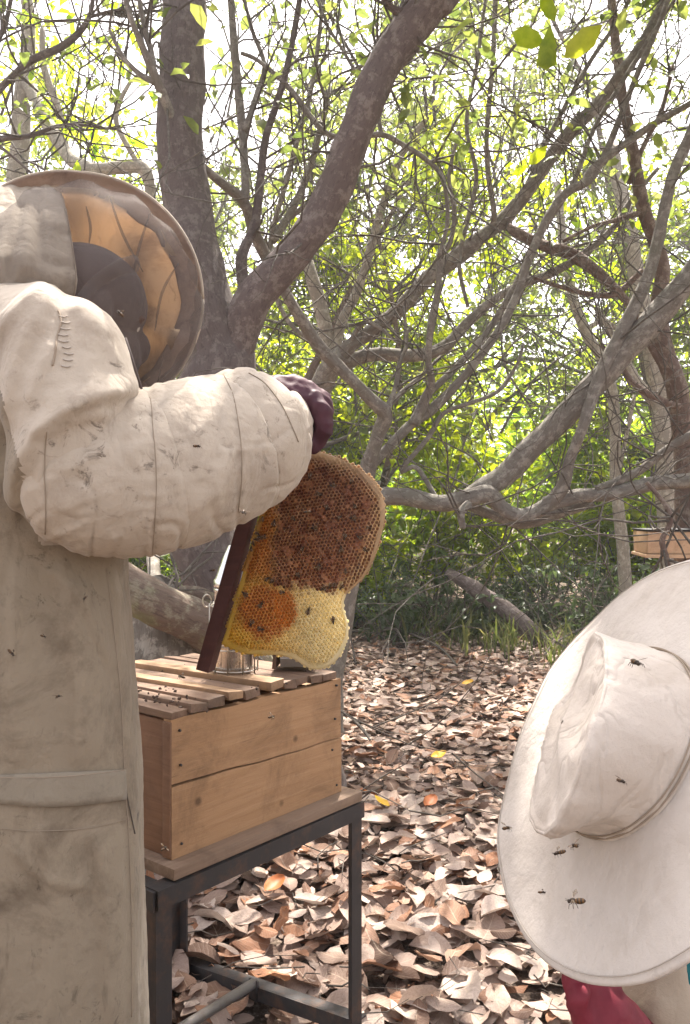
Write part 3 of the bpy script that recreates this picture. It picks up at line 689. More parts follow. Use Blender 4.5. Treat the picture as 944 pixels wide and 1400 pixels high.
# trees of the wood behind the clearing
def wood_tree(x, y, h, seed, label, nleaf=2400, mat='leaf_canopy', lsize=.15, low=.28):
    rr = random.Random(seed); t = thing('forest_tree', (x, y, gz(x, y)), label, 'tree', 'trees of the wood behind the clearing')
    mb = MB(); q = Vector((x, y, gz(x, y) - .1)); d = Vector((rr.gauss(0, .12), rr.gauss(0, .1), 1)); st = 9; pts = [q.copy()]; r0 = h*.008 + rr.uniform(.005, .03); rs = [r0*1.35]
    for i in range(st):
        d = (d + Vector((rr.gauss(0, .16), rr.gauss(0, .16), .15))).normalized(); q = q + d*h/st; pts.append(q.copy()); rs.append(r0*(1 - .8*(i+1)/st))
    mb.tube(pts, rs, 9, wob=.15, seed=seed); mb.build('trunk', M[rr.choice(['bark_grey', 'bark_fork', 'bark_grey', 'bark_red'])], t, fix=False)
    ends = []
    for k_ in range(11):
        mb = MB(); i = rr.randrange(int(st*low), st+1); q = pts[i].copy(); L = h*rr.uniform(.18, .38)
        a = rr.uniform(0, 6.283); d = Vector((math.cos(a), math.sin(a), rr.uniform(-.1, .8))).normalized(); bp = [q.copy()]; br = [rs[i]*.55 + .006]
        for s in range(7):
            d = (d + Vector((rr.gauss(0, .25), rr.gauss(0, .25), rr.gauss(.02, .25)))).normalized(); q = q + d*L/7; bp.append(q.copy()); br.append(br[0]*(1 - .8*(s+1)/7))
            if s > 1:
                for _ in range(2):
                    e = (d + Vector((rr.gauss(0, .9), rr.gauss(0, .9), rr.gauss(0, .7)))).normalized(); z = q.copy(); p3_ = [z.copy()]
                    for _k in range(4):
                        e = (e + Vector((rr.gauss(0, .3), rr.gauss(0, .3), rr.gauss(0, .3)))).normalized(); z = z + e*L*.11; p3_.append(z.copy())
                        ends.append(z + Vector((rr.gauss(0, .1), rr.gauss(0, .1), rr.gauss(0, .1))))
                    mb.tube(p3_, [.011, .009, .007, .005, .003], 4, cap=False)
        mb.tube(bp, br, 6, cap=False); mb.build('branch', M['twig'], t, fix=False)
    per = max(1, nleaf // len(ends))
    pos, rot, s, ti = leaf_sprays(ends, per, lsize, .09)
    bulk('foliage', GREEN, pos, rot, s, ti, M[mat], t)
    return t
PLACES = [(-900, 'far off beside the hooded person'), (-60, 'behind the back of the hood'), (110, 'over the hat brim of the standing person'), (215, 'just behind the straight dark trunk'), (300, 'seen inside the trunk fork'), (390, 'beyond the thick leaning fork limb'),
    (470, 'above the gloved hand'), (540, 'over the rounded edge of the honeycomb'), (610, 'behind the hanging dark vine'), (680, 'over the rise of the level limb'), (750, 'above the fallen log'), (820, 'behind the crossing limbs'), (890, 'above the far wooden hive'), (960, 'past the reddish trunk'), (1150, 'far off beyond the white hat')]
def where(x, y):
    px = CX + x/y*F; return [b for a, b in PLACES if a <= px or a == -900][-1]
LOOKS = ['thin grey tree with loose crown standing deep in the wood', 'bushy tree with sunlit yellow-green crown at the forest edge', 'slim tree with sparse twiggy crown among the forest trunks']
spots = []
rr = random.Random(12)
for ring, (ymin, ymax, n_) in enumerate([(8.2, 10.5, 9), (10.5, 13.5, 15), (13.5, 18, 17)]):
    for i in range(n_):
        y = rr.uniform(ymin, ymax); x = (-1 + 2*(i + rr.uniform(.15, .85))/n_) * y * .8
        if .2 < x < 4.6 and y < 14.5 and not (i % 5 == 0 and ring == 1): continue
        spots.append((x, y, ring))
for i, (x, y, ring) in enumerate(spots):
    kk = i % 3
    wood_tree(x, y, (rr.uniform(.48, .82) if not (-.5 < x < 6 and ring == 2) else rr.uniform(.75, 1.0)) * (y * .62 + 2.2), 100+i, ['thin loose-crowned', 'bushy', 'slim twiggy'][kk] + ['', ' tall', ' distant'][ring] + ' forest tree ' + where(x, y), nleaf=[3200, 4000, 2800][kk] if ring < 2 else 5200, mat=['leaf_canopy', 'leaf_bright', 'leaf_canopy'][kk], lsize=.10 + .002*y, low=.42 if ring == 0 else .25)

# shrubs at the edge of the clearing
def shrub(x, y, h, wd, seed, label, mat, nleaf, lsize, tm=GREEN, name='shrub', cat='shrub', group='shrubs at the edge of the clearing', stems=9):
    rr = random.Random(seed); z0 = gz(x, y); t = thing(name, (x, y, z0), label, cat, group)
    mb = MB(); ends = []
    for s in range(stems):
        a = rr.uniform(0, 6.283); q = Vector((x + .12*wd*math.cos(a), y + .12*wd*math.sin(a), z0 - .03)); d = Vector((math.cos(a)*wd/h*.7, math.sin(a)*wd/h*.7, 1)).normalized(); pts = [q.copy()]
        L = h*rr.uniform(.6, 1.1)
        for i in range(6):
            d = (d + Vector((rr.gauss(0, .2), rr.gauss(0, .2), rr.gauss(-.02, .15)))).normalized(); q = q + d*L/6; pts.append(q.copy())
            if i > 0:
                for _ in range(3):
                    e = Vector((rr.gauss(0, 1), rr.gauss(0, 1), rr.gauss(.3, .6))).normalized()*rr.uniform(.08, .3)*h*.45
                    mb.tube([q, q + e*.5 + Vector((0, 0, .02)), q + e], [.005, .004, .002], 4, cap=False); ends += [q + e, q + e*.6]
        r0 = .006 + .004*h; mb.tube(pts, [r0*(1 - .8*i/6) for i in range(7)], 5, cap=False)
    tag(mb.build('stem', M['twig'], t, fix=False), kind='stuff')
    pos, rot, s_, ti = leaf_sprays(ends, max(1, nleaf//len(ends)), lsize, .05*h**.5, .3)
    keep = pos[:, 2] > z0 + .02
    bulk('foliage', tm, pos[keep], rot[keep], s_[keep], ti[keep], M[mat], t)
    return t
rr = random.Random(77)
for i in range(20):     # tall sunlit shrubs
    y = rr.uniform(8.9, 11.5); x = (-.62 + 1.3*(i+rr.random())/20) * y
    shrub(x, y, rr.uniform(1.4, 2.7), rr.uniform(.7, 1.2), 300+i, ['tall sunlit shrub', 'loose yellow-green shrub'][i % 2] + (' nearer the clearing ' if y < 10 else ' deeper in the wood ') + where(x, y), ['leaf_shrub', 'leaf_bright'][i % 2], 1100, .13)
for i in range(26):     # low dark undergrowth
    y = rr.uniform(7.6, 9.2); x = (-.52 + 1.08*(i+rr.random())/26) * y
    shrub(x, y, rr.uniform(.45, 1.0), rr.uniform(.5, .9), 400+i, ['low dark broad-leaved plant', 'dark narrow-leaved plant'][i % 2] + (' by the leaf litter ' if y < 8.4 else ' among dry stems ') + where(x, y), 'leaf_dark', 420, .11, NARROW if i % 2 else GREEN, 'undergrowth_plant', 'plant', 'undergrowth plants along the clearing edge', 7)
# a tangle of dead stems in the undergrowth
rr = random.Random(9); mb = MB()
for i in range(330):
    y = rr.uniform(7.4, 9.8); x = rr.uniform(-.5, .6)*y; q = Vector((x, y, gz(x, y))); d = Vector((rr.gauss(0, .7), rr.gauss(0, .5), rr.uniform(.1, 1))).normalized(); pts = [q.copy()]; L = rr.uniform(.5, 1.8)
    for s in range(6):
        d = (d + Vector((rr.gauss(0, .25), rr.gauss(0, .25), rr.gauss(-.06, .2)))).normalized(); q = q + d*L/6; q.z = max(q.z, .02); pts.append(q.copy())
    r0 = rr.uniform(.003, .009); mb.tube(pts, [r0*(1-.6*s/6) for s in range(7)], 4, cap=False)
tag(mb.build('dry_brushwood', M['twig'], fix=False), 'tangle of thin dry stems through the dark undergrowth', 'brushwood', kind='stuff')
mb = MB(); rr = random.Random(21)
for i in range(420):
    y = rr.uniform(6.2, 11); x = rr.uniform(-.62, .62)*y; z = rr.uniform(1.4, 1.25 + .5*y); q = Vector((x, y, z)); d = Vector((rr.gauss(0, .55), rr.gauss(0, .4), rr.choice((1, 1, -.6)))).normalized(); L = rr.uniform(.8, 3.2); pts = [q.copy()]; cv = rr.gauss(0, .12)
    for s in range(9):
        d = (d + Vector((cv + rr.gauss(0, .15), rr.gauss(0, .15), rr.gauss(0, .15)))).normalized(); q = q + d*L/9; pts.append(q.copy())
    r0 = rr.choice((.0035, .005, .005, .008, .013)); mb.tube(pts, [r0*(1-.6*s/9) for s in range(10)], 5, cap=False)
tag(mb.build('liana_tangle', M['twig'], fix=False), 'tangle of thin grey lianas and stems through the wood', 'lianas', kind='stuff')
# far wood closing the view
n_ = 60000; az = nrg.uniform(-1.15, 1.15, n_); dd = nrg.uniform(17, 30, n_); zz = np.abs(nrg.normal(0, 1, n_)) * 2.4 + nrg.random(n_)*1.6
cl = np.array([noise.noise(Vector((a*9, b*.3, c*.6))) for a, b, c in zip(az, dd, zz)]); kp = cl > -.12 - (zz < 4.2)*.3
az, dd, zz = az[kp], dd[kp], zz[kp]; n_ = len(az)
X, Y = np.sin(az)*dd, np.cos(az)*dd
pos = np.stack([X, Y, zz + np.array([gz(a, b) for a, b in zip(X, Y)])], 1)
tag(bulk('far_woodland', GREEN, pos, frames(nrg.uniform(0, 6.283, n_), nrg.normal(0, .6, n_), nrg.normal(0, .6, n_)), nrg.uniform(.2, .4, n_), np.clip(nrg.normal(.5, .25, n_), 0, 1), M['leaf_shrub']),
    'dense green foliage of the distant wood', 'woodland', kind='stuff')
# fallen things on the floor of the clearing
def fallen(name, pts, label, m, cat, group=None, seg=7):
    t = tag_mb = MB(); limb(tag_mb, pts, seg, 4, .2, len(pts)); o = tag_mb.build(name, M[m]); return tag(o, label, cat, group)
fallen('fallen_log', [(612,782,7.9,12),(640,800,7.8,20),(672,820,7.7,24),(704,842,7.6,24),(738,872,7.5,26)], 'brown broken log leaning into the dark undergrowth', 'bark_fork', 'log', seg=12)
for i, (pts, lb) in enumerate([([(470,866,7.9,3),(520,858,8,3.5),(570,866,7.9,3.5),(640,880,7.7,3),(700,884,7.6,2)], 'long thin arched twig along the far edge of the leaves'),
    ([(482,982,3.15+.0,4),(500,1002,3.0,4.5),(506,1012,2.95,3)], 'short dark twig standing beside the hive corner'),
    ([(560,866,7.6,3),(600,884,7.1,3.5),(625,910,6.3,3)], 'bent pale twig lying towards the log'),
    ([(745,895,6.6,3),(760,878,6.8,3),(800,858,7.1,3),(830,850,7.2,2)], 'thin curved stem bowing over the grass'),
    ([(500,1060,4.0,5),(540,1062,4.0,6),(600,1050,4.1,4)], 'straight grey stick half under the leaves'),
    ([(640,960,5.5,6),(690,962,5.5,7),(740,955,5.5,5)], 'dark stick on the leaves near the white hat')]):
    pts = [(a, b, min(z, H*F/max(1, (b-CY))*.985), w_) for a, b, z, w_ in pts]
    fallen('fallen_twig', pts, lb, 'twig', 'twig', 'twigs on the leaf litter')
# grass tufts
rr = random.Random(4); mbv = []
gp, gs = [], []
for cx, Z, n_ in [(655, 7.6, 70), (690, 7.4, 60), (765, 6.9, 60), (790, 7.1, 60), (630, 7.9, 60), (720, 7.8, 50), (590, 8.0, 30), (840, 7.3, 40), (548, 8.1, 30)]:
    for _ in range(n_):
        q = groundpx(cx + rr.gauss(0, 24), Z + rr.gauss(0, .25)); gp.append((q.x, q.y, gz(q.x, q.y) + .01)); gs.append(rr.uniform(.10, .40))
gp = np.array(gp); gs = np.array(gs); n_ = len(gp)
BL = [leaf_template(2, 4, .055, .2, c, 0, .1, i) for i, c in enumerate((-.5, -.9, -.2))]
rot = frames(nrg.uniform(0, 6.283, n_), -nrg.uniform(.8, 1.5, n_), nrg.normal(0, .3, n_))
up = rot[:, :, 0] * np.sign(rot[:, 2, 0])[:, None]
pos = gp + up * (gs*.5)[:, None]
tag(bulk('grass', BL, pos, rot, gs, np.clip(nrg.normal(.5, .25, n_), 0, 1), M['grass']), 'green grass blades at the edge of the leaf litter', 'grass', kind='stuff')

# ------------------------------------------------------------------ open hive on its iron stand
HN = Vector((-.305, 1.48, 0)); A1 = R(39); D1 = Vector((math.sin(A1), math.cos(A1), 0)); D2 = Vector((-math.cos(A1), math.sin(A1), 0))
HM = Matrix((D1, D2, Vector((0, 0, 1)))).transposed()
def hv(x, y, z): return HN + D1*x + D2*y + Vector((0, 0, z))
BL_, BW_, ZB, ZT = .472, .40, .637, .883
hive = thing('bee_hive', hv(BL_/2, BW_/2, .613), 'open wooden bee hive box with a split front plank on an iron stand', 'bee hive', rz=0)
def hbox(name, x0, x1, y0, y1, z0, z1, m, parent, bevel=.0015):
    mb = MB(); mb.box(hv((x0+x1)/2, (y0+y1)/2, (z0+z1)/2), (x1-x0, y1-y0, z1-z0), HM, jit=.0012)
    return mb.build(name, m, parent, bevel=bevel)
def crack(x): return .766 - .026*x + .0016*math.sin(x*17) + .0008*math.sin(x*47 + 1)
def plank(upper):
    n_ = 24; xs = [BL_*i/n_ for i in range(n_+1)]
    ra, rb = [], []
    for x in xs:
        g_ = .0006 + .0016*max(0, 1 - 1.05*x/BL_); c = crack(x) + (g_ if upper else -g_); z0, z1 = (c, ZT + .0015*math.sin(x*30)) if upper else (ZB, c)
        ra.append((x, z0)); rb.append((x, z1))
    loop = ra + rb[::-1]; mb = MB()
    fr = [hv(x, 0 + (.002 if upper else 0), z) for x, z in loop]; bk = [hv(x, .022, z) for x, z in loop]
    V = fr + bk; k_ = len(loop); Fs = [(i, (i+1) % k_, k_ + (i+1) % k_, k_ + i) for i in range(k_)]
    for i in range(n_):
        a, b, c, d = i, i+1, k_-2-i, k_-1-i
        Fs += [(a, b, c, d), (k_+d, k_+c, k_+b, k_+a)]
    mb.add(V, Fs); o = mb.build('plank', M['wood'], hive, smooth=False); return o
plank(True); plank(False)
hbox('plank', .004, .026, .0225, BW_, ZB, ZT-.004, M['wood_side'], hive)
hbox('plank', BL_-.024, BL_-.002, .0225, BW_, ZB, ZT-.02, M['wood'], hive)
hbox('plank', .0265, BL_-.0245, BW_-.022, BW_-.001, ZB, ZT, M['wood'], hive)
hbox('base_board', -.022, BL_+.030, -.034, BW_+.03, .6155, .6365, M['wood_weather'], hive, .002)
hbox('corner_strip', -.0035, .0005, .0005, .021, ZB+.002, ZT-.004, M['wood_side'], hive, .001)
mb = MB()
for x, z in [(.018, .862), (.455, .872), (.455, .655), (.022, .660), (.02, .80), (.45, .80), (.44, .735)]:
    mb.tube([hv(x, .001, z), hv(x, -.0025, z)], [.0026, .0024], 8)
tag(mb.build('nail_head', M['iron'], hive), kind='stuff')
# an iron clip on the end of the base board
hbox('corner_clip', BL_+.0305, BL_+.034, -.02, .01, .598, .634, M['iron'], hive, .001)

# loose bars lying across the open box
bars = [(.022, 0, 0, .016, 'wood_old', .02, 'dark crusted top bar beside the front corner of the open hive'),
        (.062, 1.5, .002, .020, 'wood_old', .014, 'second dark top bar from the front corner of the open hive'),
        (.104, 2.0, .004, .020, 'wood_old', .016, 'third dark top bar from the front corner of the open hive'),
        (.152, 4.5, .009, .021, 'wood_new', .012, 'brown-stained top bar lying askew over the dark hive bars'),
        (.203, 4.5, .004, .020, 'wood_old', .020, 'brown top bar between two pale bars on the open hive'),
        (.262, 6.0, .012, .022, 'wood_new', .010, 'pale new top bar sticking out furthest over the hive front'),
        (.312, 4.0, .003, .020, 'wood_old', .022, 'dark top bar under the steel smoker'),
        (.352, 2.0, .005, .020, 'wood_old', .024, 'dark top bar under the grey bellows of the smoker'),
        (.392, 1.0, .002, .020, 'wood_old', .020, 'second dark top bar from the far end of the hive'),
        (.432, .5, .003, .020, 'wood_old', .018, 'dark top bar at the far end of the open hive')]
for i, (x, a, dz, th, m, y0, lb) in enumerate(bars):
    c, s = math.cos(R(a)), math.sin(R(a)); d = D2*c - D1*s*1.0; d2 = D1*c + D2*s
    q = hv(x, y0 - .018, ZT + .002 + dz); L = BW_ + .01
    Mx = Matrix((d, d2, Vector((0, 0, 1)))).transposed()
    mb = MB(); mb.box(q + d*L/2 + Vector((0, 0, th*.4)), (L, .042, th*.8), Mx, jit=.003)
    o = mb.build('top_bar', M[m], bevel=.002); tag(o, lb, 'top bar', 'top bars on the open hive')
mb = MB(); rr = random.Random(6)
for i in range(120):
    x = abs(rr.gauss(.03, .06)) if i < 60 else rr.uniform(0, .46); y = rr.uniform(.0, .34) if i < 60 else rr.uniform(-.01, .36)
    r0 = rr.uniform(.0015, .004) if i < 60 else rr.uniform(.0012, .003)
    mb.ball(hv(x, y, ZT + .0225 + rr.uniform(0, .004) + (-.002 if i < 60 else -.003)), (r0*1.3, r0, r0*.7), Euler((rr.random()*3, rr.random()*3, 0)).to_matrix(), 5, 3)
for i in range(16):
    mb.ball(hv(rr.uniform(.005, .12), rr.uniform(.004, .022), ZT + rr.uniform(.0, .012)), (rr.uniform(.004, .010), .006, .005), Euler((rr.random()*3, rr.random()*3, 0)).to_matrix(), 5, 4)
tag(mb.build('propolis_crumbs', M['propolis'], smooth=False, fix=False), 'dark propolis and wax crumbs crusted over the hive bars', 'propolis', kind='stuff')

# iron stand ---------------------------------------------------------
stand = thing('hive_stand', hv(.22, .26, 0), 'black welded angle-iron stand with four legs under the open hive', 'stand')
def angle(p, q, w_=.036, t_=.0045, up=None, name='rail', m='iron', flip=1):
    d = (q - p).normalized(); B = basis(d, up or Vector((0, 0, 1))); X, Y_ = B.col[0]*flip, B.col[1]
    pr = [(0, 0), (w_, 0), (w_, t_), (t_, t_), (t_, w_), (0, w_)]
    mb = MB(); V = [p + X*a + Y_*b for a, b in pr] + [q + X*a + Y_*b for a, b in pr]
    Fs = [(i, (i+1) % 6, 6+(i+1) % 6, 6+i) for i in range(6)] + [(0, 1, 2, 3), (0, 3, 4, 5), (9, 8, 7, 6), (11, 10, 9, 6)]
    mb.add(V, Fs); return mb.build(name, M[m], stand, smooth=False)
SW = .585; zr = .6125
def leg(x, y, fx, fy, splay=0):
    top = hv(x, y, zr-.001); bot = hv(x, y, -.02) + D1*splay
    mb = MB(); w_, t_ = .034, .0045
    for (a0, a1, b0, b1) in ((0, w_, 0, t_), (0, t_, t_ + .0003, w_)):
        V = [c + D1*(fx*a) + D2*(fy*b) for c in (bot, top) for a, b in ((a0, b0), (a1, b0), (a1, b1), (a0, b1))]
        mb.add(V, [(0,1,2,3), (7,6,5,4), (0,4,5,1), (1,5,6,2), (2,6,7,3), (3,7,4,0)])
    return mb.build('leg', M['iron'], stand, smooth=False)
leg(-.058, -.030, 1, 1); leg(BL_+.034, -.030, -1, 1); leg(BL_+.034, SW, -1, -1); leg(-.058, SW, 1, -1)
def rail(p, q, h, t_=.0045):
    mb = MB(); d = (q-p).normalized(); nn = Vector((-d.y, d.x, 0)).normalized()
    for (n0, n1, z0, z1) in ((-t_/2, t_/2, -h, 0), (t_/2+.0003, .034, -t_, 0)):
        V = [c + nn*a + Vector((0, 0, b)) for c in (p, q) for a, b in ((n0, z0), (n1, z0), (n1, z1), (n0, z1))]
        mb.add(V, [(0,1,2,3), (7,6,5,4), (0,4,5,1), (1,5,6,2), (2,6,7,3), (3,7,4,0)])
    return mb.build('rail', M['iron'], stand, smooth=False)
rail(hv(-.058, -.034, zr), hv(BL_+.036, -.034, zr), .034); rail(hv(BL_+.038, -.026, zr-.002), hv(BL_+.038, SW, zr-.002), .034)
rail(hv(BL_+.03, SW+.004, zr), hv(-.058, SW+.004, zr), .034); rail(hv(-.062, SW, zr-.002), hv(-.062, -.03, zr-.002), .034)
la, lb_ = hv(BL_+.03, SW-.01, .06), hv(BL_+.03, -.02, .125)
rail(la, lb_, .034)
lc, ld = hv(-.054, SW-.01, .10), hv(-.054, -.02, .10); rail(lc, ld, .034)
mb = MB(); pm = la.lerp(lb_, .46) + Vector((0, 0, .006)); mb.tube([pm, lc.lerp(ld, .5) + Vector((0, 0, .01))], [.0125, .0125], 14); mb.build('cross_pipe', M['pipe'], stand)
mb = MB(); mb.box(pm + Vector((0, 0, -.016)), (.006, .03, .05), HM); mb.build('gusset', M['iron'], stand)

# ------------------------------------------------------------------ smoker on the hive
SC = Vector(((320 - CX)/F*1.78, 1.78, ZT + .030))
smoker = thing('bee_smoker', SC, 'stainless steel bee smoker with wire guard standing on the open hive', 'smoker')
def lathe(mb, c, prof, seg=32, ax=Vector((0, 0, 1))):
    B = basis(ax, Vector((0, 1, 0))); mb.rings([[c + B.col[0]*r_*math.cos(2*math.pi*k/seg) + B.col[1]*r_*math.sin(2*math.pi*k/seg) + B.col[2]*h_ for k in range(seg)] for r_, h_ in prof])
mb = MB(); lathe(mb, SC, [(.04, 0), (.041, .003), (.041, .17), (.043, .171), (.043, .176), (.041, .177)]); mb.build('can', M['steel'], smoker)
mb = MB(); lathe(mb, SC + Vector((0, 0, .1775)), [(.0425, 0), (.0435, .004), (.0435, .014), (.040, .018), (.027, .062), (.017, .088), (.014, .09), (.012, .088)], ax=Vector((.06, 0, 1)))
lid = mb.build('lid', M['steel'], smoker)
gd = MB()
for h_ in (.006, .05, .095, .14): 
    ring = [SC + Vector((.049*math.cos(t*math.pi/14), .049*math.sin(t*math.pi/14), h_)) for t in range(29)]; gd.tube(ring, [.0016]*29, 6)
for t in range(10):
    a = t*math.pi/5 + .2; gd.tube([SC + Vector((.0505*math.cos(a), .0505*math.sin(a), z)) for z in (0, .145)], [.0016]*2, 6)
gd.build('wire_guard', M['wire'], smoker)
mb = MB(); hp = SC + Vector((-.046, -.01, .15)); mb.tube([hp + Vector((-.009 + .009*math.cos(a*math.pi/8), 0, .013*math.sin(a*math.pi/8))) for a in range(17)], [.0016]*17, 6)
mb.build('hook', M['wire'], smoker)
bp = P(402, 905, 1.86); mb = MB(); RB = Matrix.Rotation(R(25), 3, 'Z')
bz = ZT + .028
for k_, (dx, hh) in enumerate(((-.030, .16), (.034, .16))):
    m2 = MB(); m2.box(Vector((bp.x + dx, bp.y, bz + hh/2)), (.008, .10, hh), Matrix.Rotation(R(8 if k_ else -4), 3, 'Z') @ Matrix.Rotation(R(5*(-1 if k_ else 1)), 3, 'Y')); m2.build('bellows_board', M['wood_old'], smoker, bevel=.001)
pts = []
rings_ = []
for j in range(9):
    z = bz + .004 + .15*j/8; wv = .006*(1 if j % 2 else -1)
    rings_.append([Vector((bp.x + sx*(.027 - .004*j/8), bp.y + sy*(.046 + wv), z)) for sx, sy in ((-1, -1), (1, -1), (1, 1), (-1, 1))])
mb.rings(rings_); mb.build('bellows', M['bellow'], smoker, smooth=False)

# ------------------------------------------------------------------ honeycomb held up by the gloved hand
PN = Vector((-.20, -1, .06)).normalized(); P0 = P(400, 770, 1.37)
PA = Vector((0, 0, 1)).cross(PN).normalized(); PA = PA if PA.x > 0 else -PA; PBv = PN.cross(PA); PBv = PBv if PBv.z > 0 else -PBv
CAMP = Vector((0, 0, H))
def onplane(px, py, off=0):
    d = P(px, py, 1) - CAMP; t = (P0 + PN*off - CAMP).dot(PN) / d.dot(PN); return CAMP + d*t
def loc2(px, py): q = onplane(px, py) - P0; return (q.dot(PA), q.dot(PBv))
def world(a, b, off=0): return P0 + PA*a + PBv*b + PN*off
ZX = lambda a, b: (270 + a/3.255, 590 + b/3.255)
outline = [(490,72),(560,85),(650,115),(740,165),(800,220),(832,280),(842,330),(840,390),(826,450),(810,510),(794,560),(770,610),(742,655),(700,694),(666,725),(654,758),(655,800),(668,840),(676,880),(673,925),(660,960),(640,1000),(612,1036),(575,1056),(540,1065),(508,1062),(478,1048),(450,1030),(420,1013),(380,1003),(340,998),(280,998),(220,995),(160,975),(102,950),(120,900),(200,620),(245,470),(290,330),(330,215),(372,90),(430,70)]
OUT = [loc2(*ZX(*p)) for p in outline]
comb_t = thing('honeycomb', onplane(283, 918), 'large hanging honeycomb, brown above and yellow below, on a dark red bar', 'honeycomb')
OA = np.array(OUT)
def inside(a, b):
    c = False; j = len(OUT) - 1
    for i in range(len(OUT)):
        (xi, yi), (xj, yj) = OUT[i], OUT[j]
        if (yi > b) != (yj > b) and a < (xj-xi)*(b-yi)/(yj-yi) + xi: c = not c
        j = i
    return c
E0, E1 = OA, np.roll(OA, -1, 0)
def edge_d(a, b):
    p = np.array([a, b]); d = E1 - E0; t = np.clip(((p - E0)*d).sum(1)/(d*d).sum(1), 0, 1); return float(np.min(np.linalg.norm(E0 + d*t[:, None] - p, axis=1)))
def lerp3(a, b, t): t = max(0, min(1, t)); return tuple(x + (y-x)*t for x, y in zip(a, b))
def sm(x, a, b): t = max(0, min(1, (x-a)/(b-a))); return t*t*(3-2*t)
def comb_colour(u, v, e):
    """wall colour, floor colour of the cell at crop position (u, v)"""
    nz = noise.noise(Vector((u*.012, v*.012, 0))); n2 = noise.noise(Vector((u*.035, v*.035, 4)))
    # brown brood field
    low = 700 + 25*nz - 18*n2 + (.18*(470-u) if u < 470 else 0)*.0 - max(0, 440-u)*.28
    lefte = 372 - (v-200)*.10 + 18*nz
    brown = (1 - sm(v + 24*n2, low-16, low+16)) * sm(u + 20*n2, lefte-26, lefte+26)
    rim = 1 - sm(e + .006*n2, .004, .036)
    strip = (1 - sm(u, lefte-10, lefte+30)) * sm(u - (330 - (v-230)*.42), 0, 60) * (1 - sm(v, 600, 720))
    dx, dy = (u - 305)/128, (v - 800 + .0*u)/138
    org = 1 - sm(math.hypot(dx, dy) + .22*n2, .72, 1.05)
    dx2, dy2 = (u - 395)/60, (v - 790)/95; org2 = 1 - sm(math.hypot(dx2, dy2) + .2*n2, .7, 1.1)
    wall = lerp3((.82, .61, .19), (.90, .79, .50), sm(u, 250, 520)); flo = lerp3((.70, .47, .10), (.84, .71, .40), sm(u, 250, 520))
    gold = 1 - sm(math.hypot((u-120)/190, (v-940)/120), .3, 1); wall = lerp3(wall, (.86, .62, .10), gold*.8); flo = lerp3(flo, (.66, .38, .02), gold*.8)  # deeper golden yellow wax towards the lower corner by the bar
    o = max(org*.95, org2, strip*.85)
    wall = lerp3(wall, (.68, .32, .09), o); flo = lerp3(flo, (.38, .10, .02) if org2 < .5 else (.55, .19, .03), o)
    bw = lerp3((.44, .225, .115), (.66, .46, .25), rim*.95 + .25*max(0, nz)); bf = lerp3((.17, .058, .034), (.34, .20, .10), rim*.8)
    q = noise.noise(Vector((u*.02, v*.02, 11)))
    bw = lerp3(bw, (.28, .11, .06), sm(q, .0, .3)*.85*(1-rim)); bf = lerp3(bf, (.15, .048, .03), sm(q, .0, .3)*.8)
    capped = brown > .5 and n2 + .6*q > .28 and rim < .5
    wall = lerp3(wall, bw, brown); flo = lerp3(flo, bf, brown)
    if capped: flo = lerp3(wall, (.22, .10, .06), .6)
    g2 = 1 + (.06 + .2*brown)*noise.noise(Vector((u*.05, v*.05, 21))); return tuple(min(.9, c*g2) for c in wall), tuple(min(.9, c*g2) for c in flo), capped, brown
